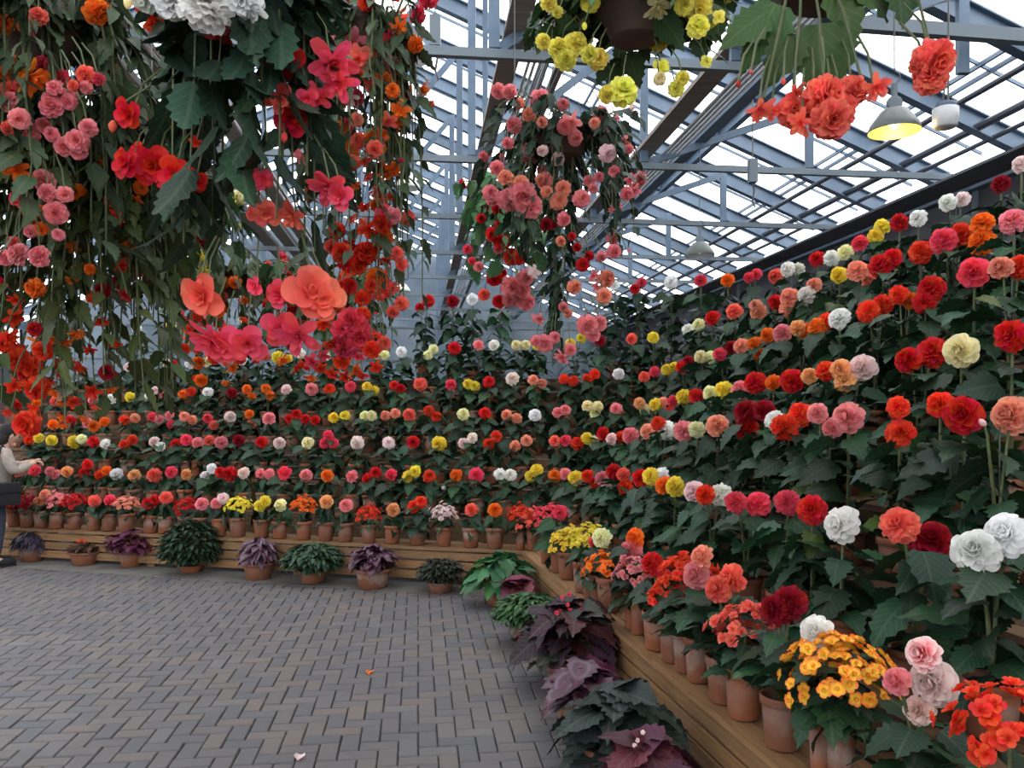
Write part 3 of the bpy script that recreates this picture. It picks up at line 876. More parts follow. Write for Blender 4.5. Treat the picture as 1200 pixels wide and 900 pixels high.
# ------------------------------------------------------------------ the begonias on the staging
# per tier, left to right along the back and on round the corner toward the viewer: plants apart by ';', blooms by '+', each x,y,colour(,width)
TIERS = [
"17,597,Re;32,593,De;45,588,A+52,580,S;67,586,Pe;87,588,Re;110,587,C;128,586,K;148,590,Se;173,590,R+181,586,R;194,583,C;218,593,Re;236,590,P;253,590,P+261,584,L;279,592,Ye;304,593,Y+310,587,Y;328,592,I;356,592,Oe;382,588,A;405,592,P;432,602,Ve;460,597,A;485,593,V+493,588,V;520,602,Le;552,597,C;580,597,O;610,602,Ve;623,610,Ce;643,603,Ke;656,600,K,18;666,635,Ye;685,632,Ye;695,634,K,14;704,630,I;714,664,Oe;738,645,P,28+743,630,O;748,668,Pe;763,660,R,26+778,678,K,22;789,695,Ve;804,673,Ve;822,652,S+815,674,P,34;840,690,C,32+857,678,C,36;872,735,Ce;908,715,D+925,705,D,38;956,740,W+972,742,Ib;985,790,Ze;1080,766,Q,40+1050,798,P,34+1092,800,L,54+1076,832,L,34;1182,850,Ve",
"20,552,C;40,551,K;58,552,P+64,556,P;78,553,A;98,554,R+102,544,R;116,556,V+124,551,O;136,555,W;157,557,A;180,557,C,20;200,553,K;218,556,A;241,558,W+248,549,W;258,553,R+269,555,R,18;285,554,L;305,555,P+315,555,P;333,554,K,19;358,557,P;383,557,O;412,558,P;430,561,R+440,554,R;458,556,K;478,558,Y+486,552,Y;503,558,V;520,572,Wb;534,557,O;558,557,K,18;586,556,W+598,556,W;622,558,Y+629,550,Y;650,557,O+662,555,P;674,560,Y,18;688,557,V+697,567,R;704,560,P+712,568,L;718,553,R,19;730,556,C+732,571,V,20;750,560,R;762,558,Y,20+775,557,W;778,569,O;790,570,Y;812,576,L;825,579,V,24+843,580,W,28;861,588,K,26+887,590,K,30;921,588,K,30;951,597,R,34;985,614,W,44;1053,615,C,42+1092,633,D,56;1143,645,W,52+1180,626,W,54",
"33,515,V+45,513,Y;60,516,Y;86,518,Y,18+95,514,I;109,517,R;123,520,W;145,521,V+155,515,V;180,517,L+187,523,W;206,521,R;218,515,K;231,519,P;245,516,C;259,518,P,17;279,516,D;306,518,R;327,519,L;360,519,I;380,519,K+390,519,K+384,510,K;418,519,L,18;455,519,L;484,518,R;514,520,Y,19;543,519,L+553,513,L;573,520,V+581,511,V;604,522,S+617,516,S;650,517,C+662,516,K;677,519,V;688,513,Y+695,517,I;706,508,R;716,514,L+727,512,V;738,510,P,26;758,505,S;771,496,V+781,504,W,28;800,505,P,26;816,503,I,20;840,498,S,36;873,483,D,30+875,503,R,34;895,482,D;908,492,W,24;919,500,V,34+937,485,V,28;957,484,P,24+975,501,P,26;993,489,P,40;1052,477,V,26+1056,508,V,34;1100,473,V,30;1128,486,R,46;1184,486,S,50+1152,496,Lb,22",
"22,497,V;42,494,C;62,497,O;82,493,R;102,496,P;122,494,O;145,492,V+158,490,S;178,488,K+186,491,P;198,487,P+201,497,K;216,488,S+225,492,S;243,490,K+250,498,C;270,488,L;292,485,O+295,496,S;315,490,P,17;339,491,R+347,485,R;357,491,R+369,492,R;391,489,Y+404,487,Y;427,487,I+435,487,I;451,487,S+463,484,S;479,486,C,18;502,481,V+511,488,V;543,485,I;568,484,R;593,486,S+605,490,S;627,486,W;653,483,P+662,480,P;688,475,I+697,484,I+701,476,I;722,479,P;749,472,A+755,480,I;767,474,Y+776,472,S;788,470,K+784,484,V;800,465,Y,18;815,464,R,18;832,461,I;848,457,Y,22;867,456,P,22;884,448,R,26;905,448,O,20;927,446,R,28;948,440,A,20;967,434,V,24;984,432,A,24+990,446,A,24+1010,430,L,32;1063,421,R,30+1092,412,R,34;1125,411,I,40;1184,393,R,38",
"20,474,R;42,472,O;64,470,C;86,470,V;108,468,P;130,467,W;152,465,Y;175,464,L+182,457,L;190,462,P+197,459,P;214,462,O+224,459,V;243,460,W;271,460,D;289,456,O+295,465,O;311,455,O+316,463,O;335,456,L;365,456,P,18;386,456,V;411,453,K;430,453,Y+438,458,Y;462,452,R+469,455,R;492,450,C,22;528,450,K;548,450,Y+556,452,Y;573,447,R;600,443,L,18;625,445,S+635,449,S;661,444,V+672,446,V;688,444,V+697,438,V;725,438,W;755,441,C+767,435,K;781,433,Y+789,430,Y;798,430,R+806,424,D;820,418,I+832,418,I;843,415,K+856,407,D;868,405,S;883,403,O+891,416,O+899,392,O;916,390,P,24;934,384,A,20+944,388,O;957,383,O,22+968,376,V;983,372,W,26;1018,364,V,26+1034,357,V,24;1052,345,V,22+1066,352,O,20;1090,338,R,30+1083,354,R,26;1140,318,K,36;1172,313,S,28+1194,312,V,28",
"18,440,O;44,440,R;70,438,V;96,436,P;122,434,W;150,430,L;172,428,K;194,425,I+203,427,R;222,426,W;243,424,I;264,423,C;283,422,W;300,421,C+311,417,C;325,418,Y,17+337,420,Y;351,414,W;383,416,W;405,418,R;443,416,I+450,416,I;470,412,W;501,416,I+508,409,I;532,408,R,18;561,404,P;578,404,W;605,404,I+616,404,I;630,403,Y;668,402,Y+681,396,Y;703,399,D;740,397,C;766,395,Y;806,386,W;818,380,I;834,372,R,20;860,364,C,22;885,358,S+888,365,S,22;908,354,R;924,347,S,22+922,362,S,20;944,346,W,22+953,334,S,18;982,322,Y,20;1004,316,S,28+1020,330,S,22;1031,310,R,30+1045,302,R,22;1078,295,V,26;1105,281,K,30+1125,274,V,28;1151,260,O,28+1149,283,O,30;1187,258,P,30",
"160,385,W;200,380,Y;240,378,R;285,374,I;330,370,K;385,365,W;440,362,C;492,360,R+502,352,R,18;530,353,D,20;553,350,W,18;585,351,R;720,334,W;744,338,R+752,331,K;786,330,W,19;821,328,K,20;852,328,O,18;877,325,K+886,321,K;908,323,C,18;922,315,W,18+935,315,W;957,303,R,18;974,302,W;990,295,I,18;1007,284,K;1026,276,Y+1033,265,Y;1053,260,R,20;1075,255,W,20;1110,237,W,20+1127,233,L,18;1172,215,D,20;1196,192,L,20",
]
ORD = ['first', 'second', 'third', 'fourth', 'fifth', 'sixth', 'seventh', 'eighth', 'ninth', 'tenth', 'eleventh', 'twelfth', 'thirteenth', 'fourteenth', 'fifteenth', 'sixteenth', 'seventeenth', 'eighteenth', 'nineteenth', 'twentieth']
def ordn(n): return ORD[n - 1] if n <= 20 else {2: 'twenty-', 3: 'thirty-', 4: 'forty-'}[n // 10] + ORD[n % 10 - 1] if n % 10 else {30: 'thirtieth', 40: 'fortieth'}[n]
TNAME = ['front', 'second', 'third', 'fourth', 'fifth', 'sixth', 'top']

class Spec: pass
plants = []
for k, line in enumerate(TIERS):
    for s in line.split(';'):
        bl = []
        for q in s.split('+'):
            f = q.split(',')
            bl.append((float(f[0]), float(f[1]), f[2][0], f[2][1:], float(f[3]) if len(f) > 3 else None))
        P = Spec(); P.k = k; P.bl = bl
        px = sum(b[0] for b in bl) / len(bl)
        P.p, P.side = on_bench(px, TIER_V[k]); P.px = px
        P.cols = []
        for b in bl:
            if b[2] not in P.cols: P.cols.append(b[2])
        P.cluster = bl[0][3] == 'e'
        plants.append(P)

# one label for each: looks first, then its neighbours, then its count along the tier
def cn(c): return CNAME.get({'Q': 'P'}.get(c, c))
def look(P):
    nm = ' and '.join(cn(c) for c in P.cols[:2])
    n = len(P.bl)
    if P.cluster: return '%s small-flowered begonia' % nm
    if P.bl[0][3] == 'b': return '%s begonia still in bud' % nm
    return '%s %s begonia' % (nm, {1: 'single-bloom', 2: 'two-bloom', 3: 'three-bloom', 4: 'four-bloom'}[n])
from collections import Counter
for k in range(7):
    for side in ('back', 'right'):
        row = [P for P in plants if P.k == k and P.side == side]
        bank = 'back' if side == 'back' else 'side'
        L1 = []
        for i, P in enumerate(row):
            a = look(row[i - 1]).replace(' begonia', '').replace('single-bloom', '').replace('two-bloom', '').replace('three-bloom', '').replace('still in bud', '').replace('small-flowered', '').strip() if i else None
            b = look(row[i + 1]).replace(' begonia', '').replace('single-bloom', '').replace('two-bloom', '').replace('three-bloom', '').replace('still in bud', '').replace('small-flowered', '').strip() if i < len(row) - 1 else None
            P.l0 = '%s on %s tier of %s staging' % (look(P), TNAME[k], bank)
            P.l1 = '%s %s, %s tier of %s staging' % (look(P), 'between %s and %s' % (a, b) if a and b else ('at the far end' if (a is None) == (side == 'back') else 'at the near end') if (a is None or b is None) else '', TNAME[k], bank)
            P.l2 = '%s, %s plant from %s on %s tier of %s staging' % (look(P), ordn(i + 1), 'the left' if side == 'back' else 'the corner', TNAME[k], bank)
        c0 = Counter(P.l0 for P in row); c1 = Counter(P.l1 for P in row)
        for P in row:
            P.label = P.l0 if c0[P.l0] == 1 else P.l1 if c1[P.l1] == 1 and len(P.l1.split()) <= 16 else P.l2

for P in plants:
    P.gap = min([(P.p - Q.p).length for Q in plants if Q is not P and Q.k == P.k] + [1])
def bloom_kind(rng, c, side):
    return rng.choice(['rose', 'ruff', 'camel', 'rose'] if c in 'CPLWKOAS' else ['ruff', 'ruff', 'rose'])

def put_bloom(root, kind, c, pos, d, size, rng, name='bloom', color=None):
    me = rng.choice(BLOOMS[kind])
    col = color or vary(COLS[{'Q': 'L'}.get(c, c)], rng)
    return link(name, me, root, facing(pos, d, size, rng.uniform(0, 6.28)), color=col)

for n, P in enumerate(plants):
    rng = random.Random(1000 + n)
    z0 = TIER_Z[P.k] + .004
    x, y = P.p.x, P.p.y
    out = -(NB if P.side == 'back' else NR)                  # toward the aisle
    D = y
    root = thing('potted_begonia', P.label, 'plant', (x, y, z0), 'begonias on the %s staging, %s tier' % ('back' if P.side == 'back' else 'side', TNAME[P.k]), 0)
    ps = rng.uniform(.93, 1.05)
    pw = min(.92 if P.k == 0 else 1.0, P.gap * .97 / (2 * POT_R * 1.02 * ps)); ph = 1.12 if P.k == 0 and P.side == 'right' else 1.0
    near = D < 4.1
    pot = link('pot', POT, root, Matrix.Rotation(rng.uniform(0, 6), 4, 'Z') @ Matrix.Diagonal((ps * pw, ps * pw, ps * ph, 1)))
    link('soil', SOILM, pot, loc=(0, 0, POT_H * .88))
    ztop = []
    for b in P.bl:
        ztop.append(EYE + (HOR - b[1]) / F * D - z0)
    base = POT_H * .88 * ps * ph
    hmax = max(ztop); hmin = min(ztop)
    h = max(.10, hmax - base) if P.px > -50 else .4
    hi = min(range(len(HEIGHTS)), key=lambda i: abs(HEIGHTS[i] - h * .92))
    gcol = vary(GREEN, rng, .4)
    if P.cluster:
        # low domed plant covered with small flowers
        c = P.bl[0][2]
        rad = .105 if P.side == 'back' else .115
        cz = max(base + .05, ztop[0] - .03)
        mat = M_PICOTEE if c == 'Z' else M_PETAL
        if near:
            rad = .14 if c == 'Z' else .115
            for q, (p, d) in enumerate(cluster_spots(110 if c == 'Z' else 60, n)):
                pos = Vector((0, 0, cz)) + Vector((p.x * rad, p.y * rad, p.z * rad * .95))
                link('floret', rng.choice(FLORET[mat.name]), root, facing(pos, d, .05 * rng.uniform(.85, 1.15), rng.uniform(0, 6)), color=vary(COLS[c], rng))
            for p, d, s, roll in leaf_places(cz - base + .04, 16, .11, n, spread=.05, tilt=.1):
                link('leaf', rng.choice(LEAF), root, Matrix.Translation((0, 0, base)) @ frame(p, d, (0, 0, 1), s, roll), color=vary(GREEN, rng, .25))
        else:
            sz = rad * rng.uniform(.92, 1.1)
            link('floret_cluster', rng.choice(CLUSTER[mat.name]), root, Matrix.Translation((0, 0, cz)) @ Matrix.Rotation(rng.uniform(0, 6), 4, 'Z') @ Matrix.Diagonal((sz, sz, sz * .9, 1)), color=vary(COLS[c], rng), kind='stuff')
            link('foliage', rng.choice(FOL[0]), root, Matrix.Translation((0, 0, base)) @ Matrix.Rotation(rng.uniform(0, 6), 4, 'Z') @ Matrix.Diagonal((.95, .95, max(.5, (cz - base + .02) / HEIGHTS[0]), 1)), color=gcol, kind='stuff')
        st = MB().tube([(0, 0, base), (0.004, 0, cz)], [.008, .005], 5)
        link('stem', st.mesh('stem', M_STEM), root)
        continue
    # upright plant: a stem to each bloom, leaves round it, a thin stake
    heads = []
    for b, zt in zip(P.bl, ztop):
        dx = (b[0] - P.px) / F * D
        side_v = Vector((1, 0, 0))
        pos = Vector((dx, 0, zt)) + Vector((out.x, out.y, 0)) * (.05 + rng.uniform(-.02, .03))
        # keep the pixel: shift sideways by what the step forward costs
        kx = (b[0] - 600) / F
        pos.x = kx * (D + pos.y) - x
        pos.z = EYE + (HOR - b[1]) / F * (D + pos.y) - z0
        dflt = (.125 if len(P.bl) == 1 else .112)
        size = (b[4] / F * D if b[4] else dflt) * 1.06
        size = min(size, .155) if b[4] else size
        d = Vector((out.x, out.y, .42)) + Vector((rng.gauss(0, .3), rng.gauss(0, .15), rng.gauss(0, .2)))
        if P.side == 'right': d += Vector((-.1, -.55, 0))
        if b[3] == 'b': put_bloom(root, 'bud', b[2], pos, Vector((out.x, out.y, 1)), size * .7, rng, 'bud')
        elif b[2] == 'Q': put_bloom(root, 'blush', 'L', pos, d, size, rng)
        else: put_bloom(root, bloom_kind(rng, b[2], P.side), b[2], pos, d, size, rng)
        heads.append((pos, d, size))
    for pos, d, size in heads:
        e = pos - d.normalized() * size * .12
        m1 = Vector((e.x * .25, e.y * .15, base + (e.z - base) * .5))
        st = MB().tube([(0, 0, base), m1, (e.x * .75, e.y * .6, e.z - .04), e], [.008, .007, .005, .004], 5)
        link('stem', st.mesh('stem', M_STEM), root)
    if h > .24:
        sk = MB().tube([(.015, .01, base - .05), (.018, .012, base + h * 1.0)], .0035, 4)
        link('stake', sk.mesh('stake', M_STAKE), root)
    if near:
        nl = int(10 + h * 16)
        hl = max(.12, min(h * .93, hmin - base + .015))
        for p, d, s, roll in leaf_places(hl, nl + 3, .155 if P.k else .135, n, spread=.06, z0=.02 if P.k else .05, tilt=.25 if P.k else .08, top=.9 if P.k else .8):
            me = rng.choice(LEAF)
            g = vary(GREEN, rng, .45)
            if rng.random() < .05: g = (.05, .085, .012)
            link('leaf', me, root, Matrix.Translation((0, 0, base)) @ frame(p, d, (0, 0, 1), s, roll), color=g)
    else:
        sc = h * .97 / HEIGHTS[hi]
        link('foliage', rng.choice(FOL[hi]), root, Matrix.Translation((0, 0, base)) @ Matrix.Rotation(rng.uniform(0, 6), 4, 'Z') @ Matrix.Diagonal((1.05, 1.05, max(.6, sc), 1)), color=gcol, kind='stuff')

# ------------------------------------------------------------------ hanging baskets
BPOT = {}
def hang_pot(r, h):
    key = (r, h)
    if key not in BPOT:
        b = MB().lathe([(r * .62, -h), (r * .66, -h + .004), (r * .97, -.03), (r * 1.04, -.028), (r * 1.06, 0), (r * .98, .0), (r * .95, -.02), (.01, -.02)], 22)
        BPOT[key] = b.mesh('hanging_pot', M_BASKET, True)
    return BPOT[key]

def strands(n, r, W, drop, seed, rise=.07, front=0.0, jit=.3):
    rng = random.Random(seed); out = []
    for i in range(n):
        az = i * 2.399 + rng.gauss(0, .2)
        w = W * rng.uniform(.25, 1.0); dp = drop * (rng.uniform(.35, 1.0) if i % 4 else rng.uniform(.05, .3))
        if i % 4 == 0: w = W * rng.uniform(.5, 1.05)
        pts = []
        for t in range(8):
            s = t / 7
            rad = r * .8 + (w - r * .3) * (1 - (1 - s) ** 2.2)
            z = rise * math.sin(min(1, s * 2.2) * math.pi / 2) * (1.4 if i % 4 == 0 else 1) - dp * s ** 1.9
            a = az + jit * (s - .5) * rng.uniform(-.6, .6)
            pts.append(Vector((rad * math.cos(a), rad * math.sin(a), z)))
        out.append(pts)
    return out

def basket(name, *a, tail=None, **k):
    return basket_(name, *a, tail=tail, **k)
def basket_(name, label, px, rim_y, D, r, h, W, drop, ns, lsize, leafcol, blooms, seed, shape=LONG_MB, near=False, lstep=.055, extra=0, extra_kinds=('pend',), extra_cols='P', wire_to=4.7, group='hanging begonia baskets', leafdown=.8, spread_d=None, esize=.07, tail=None):
    rng = random.Random(seed)
    o = at(px, rim_y, D)
    root = thing(name, label, 'hanging plant', o, group)
    hp = link('pot', hang_pot(r, h), root)
    link('soil', MB().lathe([(r * .95, -.02), (r * .5, -.005), (.003, 0)], 14, cap0=False).mesh('soil', M_SOIL, True), hp)
    apex = Vector((0, 0, .42))
    for k in range(3):
        a = k * 2.094 + .5
        link('wire', MB().tube([(r * math.cos(a), r * math.sin(a), 0), (r * .3 * math.cos(a), r * .3 * math.sin(a), .33), apex], .0025, 4).mesh('wire', M_WIRE), root)
    wire_to = roof_z(o.x * RB.x + o.y * RB.y) + .3
    link('hook', MB().tube([apex, apex + Vector((0, 0, .03)), (0, 0, wire_to - o.z)], .003, 4).mesh('hook', M_WIRE), root)
    ss = strands(ns, r, W, drop, seed)
    if tail: ss += [[Vector(((.06 + .02 * math.sin(i)) * math.cos(i * 2.1) * (1 - t / 9) - tail[1] * t / 7, .06 * math.sin(i * 2.1) * (1 - t / 9), -.02 - tail[0] * (t / 7) * (.75 + .05 * i))) for t in range(8)] for i in range(7)]
    st = MB(); fol = MB(); leaves = []
    for pts in ss:
        st.tube(pts, [.005, .0045, .004, .0035, .003, .003, .0025, .002], 4)
        L = sum((pts[i + 1] - pts[i]).length for i in range(7))
        n = max(3, int(L / lstep))
        for j in range(n):
            s = (j + rng.random()) / n * 6.99
            i = int(s); p = pts[i].lerp(pts[i + 1], s - i)
            az = math.atan2(p.y, p.x) + rng.gauss(0, 1.0)
            d = Vector((math.cos(az), math.sin(az), -leafdown * rng.uniform(.3, 1.8) - .1))
            leaves.append((p, d, lsize * rng.uniform(.6, 1.2), rng.gauss(0, .5)))
    link('trailing_stems', st.mesh('trailing_stems', M_STEM), root, kind='stuff')
    if near:
        pool = LONG if shape is LONG_MB else LEAF
        rng.shuffle(leaves)
        for p, d, s, roll in leaves[290:]:
            fol.merge(shape[rng.randrange(len(shape))], frame(p, d, Vector((-d.x, -d.y, .9)), s, roll))
        if fol.v: link('foliage', fol.mesh('foliage', M_LEAF, True), root, color=leafcol, kind='stuff')
        for p, d, s, roll in leaves[:290]:
            up = Vector((-d.x, -d.y, .9))
            link('leaf', rng.choice(pool), root, frame(p, d, up, s, roll), color=vary(leafcol, rng, .3))
    else:
        for p, d, s, roll in leaves:
            m = frame(p, d, (0, 0, 1), s, roll)
            if s < .075: fol.merge(SMALL, m)
            else: fol.merge(shape[rng.randrange(len(shape))], m)
        link('foliage', fol.mesh('foliage', M_LEAF, True), root, color=leafcol, kind='stuff')
    rad = spread_d or W * .8
    ped = MB()
    for b in blooms:
        x, y, c = b[0], b[1], b[2]
        sz = b[3] if len(b) > 3 else esize * F / D
        kd = b[4] if len(b) > 4 else rng.choice(extra_kinds)
        dd = D - rad * rng.uniform(.6, 1.2)
        pos = at(x, y, dd) - o
        size = sz / F * dd
        if kd == 'pend': size *= .85; d = Vector((rng.gauss(0, .5), -.55 + rng.gauss(0, .35), -.75))
        elif kd == 'single': d = Vector((rng.gauss(0, .35), -1, -.25 + rng.gauss(0, .2)))
        elif kd == 'bud': d = Vector((0, -.2, -1))
        else: d = Vector((rng.gauss(0, .4), -1, -.2 + rng.gauss(0, .35)))
        link('bud' if kd == 'bud' else 'bloom', rng.choice(BLOOMS[kd]), root, facing(pos, d, size, rng.uniform(0, 6)), color=vary(COLS[c], rng))
        ped.tube([pos - d.normalized() * size * .1, pos + Vector((-pos.x * .08, .02, .05 + size * .3)), pos + Vector((-pos.x * .22, .05, .09 + size * .4))], .0022, 4)
    for i in range(extra):
        pts = ss[i % len(ss)]
        p = pts[rng.randrange(3, 8)] + Vector((rng.gauss(0, .03), rng.gauss(0, .03), rng.gauss(0, .03)))
        kd = rng.choice(extra_kinds); size = esize * rng.uniform(.7, 1.15)
        d = Vector((p.x, p.y, 0)).normalized() + Vector((0, 0, -.6))
        link('bloom', rng.choice(BLOOMS[kd]), root, facing(p, d, size, rng.uniform(0, 6)), color=vary(COLS[rng.choice(extra_cols)], rng))
    if ped.v: link('flower_stalks', ped.mesh('flower_stalks', M_STEM), root, kind='stuff')
    return root

DARKG = (.013, .034, .020); OLIVE = (.042, .062, .016); MIDG = (.03, .075, .025)
def parse(s):
    out = []
    for q in s.split():
        f = q.split(',')
        out.append((float(f[0]), float(f[1]), f[2]) + ((float(f[3]),) if len(f) > 3 else ()) + ((f[4],) if len(f) > 4 else ()))
    return out

basket('hanging_basket', 'hanging basket of pink and orange double blooms at the far upper left', 32, 20, 2.0, .13, .13, .25, .74, 60, .085, (.035, .06, .026), parse(
    '3,5,C,20 45,18,C,22 5,28,O,24 38,42,V,14,bud 28,30,O,18 5,75,O,34 32,88,O,46,pend 48,75,K,22 14,106,C,26 72,90,K,18 63,102,P,18 60,117,P,22 100,88,C,24 115,92,K,16 85,100,C,14 10,118,P,26 65,106,P,24 60,124,P,27 80,120,P,20 30,158,P,30 60,157,P,18 75,172,P,24 90,165,P,28 103,150,P,22 22,198,O,32,pend 50,212,P,27 55,226,P,22 76,228,P,20 65,250,P,28 4,182,O,16,pend 45,246,O,16 35,271,P,16 48,268,O,16 68,275,P,15 20,297,P,27 45,300,P,27 15,285,C,18 5,302,P,20 100,103,P,16 82,112,P,18 50,146,P,18 92,178,P,20 8,150,C,18 30,240,P,20 18,232,K,18'),
    11, lstep=.036, extra=18, extra_kinds=('ruff', 'rose'), extra_cols='PCO', esize=.06)
basket('hanging_basket', 'hanging basket of thin olive trails with small orange blooms reaching lowest at left', 95, 150, 2.35, .13, .12, .29, .90, 120, .085, OLIVE, parse(
    '122,187,O,22 85,203,O,14 90,225,O,20 165,220,O,18 160,232,O,18 150,235,O,24 138,238,O,18 130,235,O,18 140,252,V,22 130,271,O,15 145,285,O,20 152,288,O,16 140,310,V,20 90,312,O,24 85,327,O,16 105,316,O,14 27,330,V,16 40,338,O,24 55,340,O,16 15,370,V,26 60,395,O,20 75,400,O,20 90,388,O,22 8,392,V,26 25,405,V,28 5,402,V,24 20,422,V,30 35,430,V,26 50,412,V,24 95,427,V,22 125,436,D,20 30,438,R,22 42,456,V,30 65,458,O,18 110,457,V,22 46,478,V,30 75,487,O,18 72,471,O,14 100,488,O,18 30,497,V,32 75,497,O,14 110,500,O,14 112,474,C,16 40,385,R,18 60,360,V,16 110,350,V,16 118,375,V,18 135,400,V,18 105,408,V,16 148,345,D,16 120,340,D,18 20,350,V,20 5,330,R,16 70,430,V,20 15,450,V,22 60,445,V,18 85,470,V,18 12,480,V,22 130,455,O,14'),
    22, lstep=.034, shape=LONG_MB, extra=16, extra_kinds=('pend', 'pend', 'ruff'), extra_cols='OV', esize=.05)
basket('hanging_basket', 'big hanging basket of long dark leaves and coral pendent blooms filling the upper left', 287, -55, 1.75, .13, .14, .10, .72, 52, .145, DARKG, parse(
    '182,20,V,42,pend 335,72,R,46,single 338,138,R,42,single 333,160,C,18,bud 293,195,K,20,single 308,210,K,26,single 312,250,C,32,single 345,250,C,40,pend 302,250,C,26,single 240,345,C,54,single 235,330,C,22,bud 365,342,C,62,single 380,352,C,46,single 300,335,K,24,single 328,345,K,32,single 250,392,K,58,pend 262,404,K,44,single 290,402,K,44,single 325,385,K,40,single 352,390,K,56,pend 152,133,R,36,single 132,147,C,20,bud 150,192,R,38,single 181,194,R,48,single 204,204,R,42,single 229,212,R,28,single 230,165,V,16,pend 163,176,R,18,single 388,70,K,62,pend 398,95,K,48,pend 372,112,K,36,pend 385,215,K,50,pend 400,228,K,34,single 360,115,K,26,single 300,45,V,14,bud'),
    33, near=True, lstep=.06, extra=6, extra_kinds=('single',), extra_cols='RKC', leafdown=1.7, esize=.07)
basket('hanging_basket', 'tall hanging column of small coral and orange blooms left of the roof lamps', 428, 30, 2.6, .12, .12, .15, 1.0, 60, .075, (.032, .055, .025), parse(
    '435,65,S,20 450,97,O,26 438,102,C,22 460,106,O,18 405,90,O,20 425,88,O,22 395,100,L,24 410,112,L,22 470,130,O,26 455,140,C,24 465,142,O,18 420,165,C,20 435,160,O,18 395,180,O,22 425,186,C,22 412,190,C,20 445,165,C,18 450,190,V,18 470,186,K,10 450,203,O,20 440,222,C,20 432,266,V,28 447,262,V,24 455,250,R,18 449,280,O,26 415,285,R,24 400,296,V,26 430,295,V,30 450,301,V,24 465,297,C,18 470,310,C,16 405,307,R,22 440,326,O,26 460,335,C,20 397,330,V,24 382,346,V,32 445,345,C,18 425,350,V,20 470,356,C,18 460,366,C,16 412,376,K,36 421,395,K,38 402,405,K,34 446,390,V,22 450,402,C,18 395,357,V,20 380,376,V,24 440,45,K,24,single 428,62,S,18 418,140,S,18 400,150,O,18 430,205,C,18 415,215,O,16 425,240,V,18 410,255,C,18 440,240,O,16 395,270,V,20 420,310,V,24 435,335,V,18 410,335,R,20 425,370,V,20 400,385,K,24 435,410,V,22 385,400,V,22 400,425,V,20'),
    44, lstep=.045, extra=60, extra_kinds=('ruff', 'rose', 'pend'), extra_cols='OCVKP', esize=.07)
basket('hanging_basket', 'small hanging basket of dark red blooms behind the orange trails', 178, 215, 3.0, .12, .11, .22, .46, 50, .10, MIDG, parse(
    '163,272,R,28 186,268,R,24 172,276,D,22 155,296,D,26 150,318,R,28 166,312,R,22 186,298,R,20 178,337,D,22 145,347,R,18 205,231,R,26 191,236,D,20 190,258,R,18 140,330,D,20 120,345,R,16 130,300,R,16 148,280,D,18 175,322,D,16'),
    55, lstep=.05, extra=14, extra_kinds=('rose', 'ruff'), extra_cols='RD', esize=.07)
basket('hanging_basket', 'hanging basket of pale yellow blooms behind the dark red basket', 214, 238, 3.5, .12, .11, .22, .40, 44, .10, MIDG, parse(
    '215,268,y,22 205,279,y,20 197,277,y,18 213,300,y,20 195,313,y,20 180,314,y,16 233,227,L,16 226,270,I,16 222,288,y,16 232,300,y,16 205,318,I,16 200,330,y,14'),
    66, lstep=.05, extra=16, extra_kinds=('pend', 'rose'), extra_cols='yI', esize=.07)
basket('hanging_basket', 'distant hanging basket of orange blooms behind the coral pendent flowers', 258, 320, 4.1, .13, .12, .30, .52, 60, .095, OLIVE, parse(
    '230,370,V 255,365,O 275,331,O 240,402,O 222,385,V 262,385,V 285,350,O 288,372,V 270,402,O 250,420,V 232,425,O 215,410,V 280,420,V 300,400,O 225,441,V 235,446,O 265,446,O 271,430,O 205,395,C 245,340,C 215,350,C'),
    77, lstep=.045, extra=24, extra_kinds=('pend', 'rose'), extra_cols='OVC', esize=.07)
basket('hanging_basket', 'hanging basket of red and orange trails just above the rows left of centre', 388, 335, 3.7, .12, .12, .24, .38, 44, .085, MIDG, parse(
    '345,430,V 358,426,V 375,429,V 390,436,V 405,440,V 415,432,O 425,437,V 440,428,V 330,420,O 365,440,O 400,420,R 380,415,K 420,415,K 350,410,C 435,405,C 340,400,D 335,372,R 345,360,D 350,378,R'),
    88, lstep=.05, extra=14, extra_kinds=('pend',), extra_cols='VRK', esize=.07)
basket('hanging_basket', 'brown pot hanging basket trailing pink blooms in the middle of the roof', 659, 153, 3.6, .125, .12, .31, .66, 44, .085, DARKG, parse(
    '633,117,P,26 620,134,S,18 608,121,S,14 602,147,P,20 595,168,P,15 618,178,P,14 592,130,P,9 660,122,P,15 668,141,P,27 662,148,P,20 635,143,S,14 705,132,P,18 697,144,S,14 722,138,P,9 732,163,P,19 737,175,P,12 582,197,P,18 592,207,S,20 575,226,P,20 610,214,S,20 612,230,P,36,ruff 597,233,P,28 622,241,P,30,ruff 576,233,P,18 633,210,S,12 660,221,S,20 655,235,S,22 641,225,S,16 682,233,P,22 690,212,P,14 702,207,P,13 720,200,P,15 738,208,P,19 742,222,P,19 735,227,P,17 716,245,P,9 695,221,P,13 661,257,P,19,camel 640,263,D,16 657,283,S,13 670,277,R,10 683,310,R,17 693,321,P,20 705,301,P,14 720,295,P,18 712,326,S,22 708,347,S,20 673,337,S,18 735,293,P,9 648,262,D,14 632,372,P,18 638,403,P,22 646,396,P,20 628,400,P,14 688,382,P,26 702,378,P,20 695,392,P,18 660,416,P,22 668,410,P,16 676,290,R,11 650,395,P,14 690,300,R,12 660,360,P,12 665,367,S,12 650,240,S,14 700,335,P,14'),
    99, tail=(.95, .03), lstep=.034, extra=24, extra_kinds=('pend', 'rose', 'ruff'), extra_cols='PPL', esize=.07)
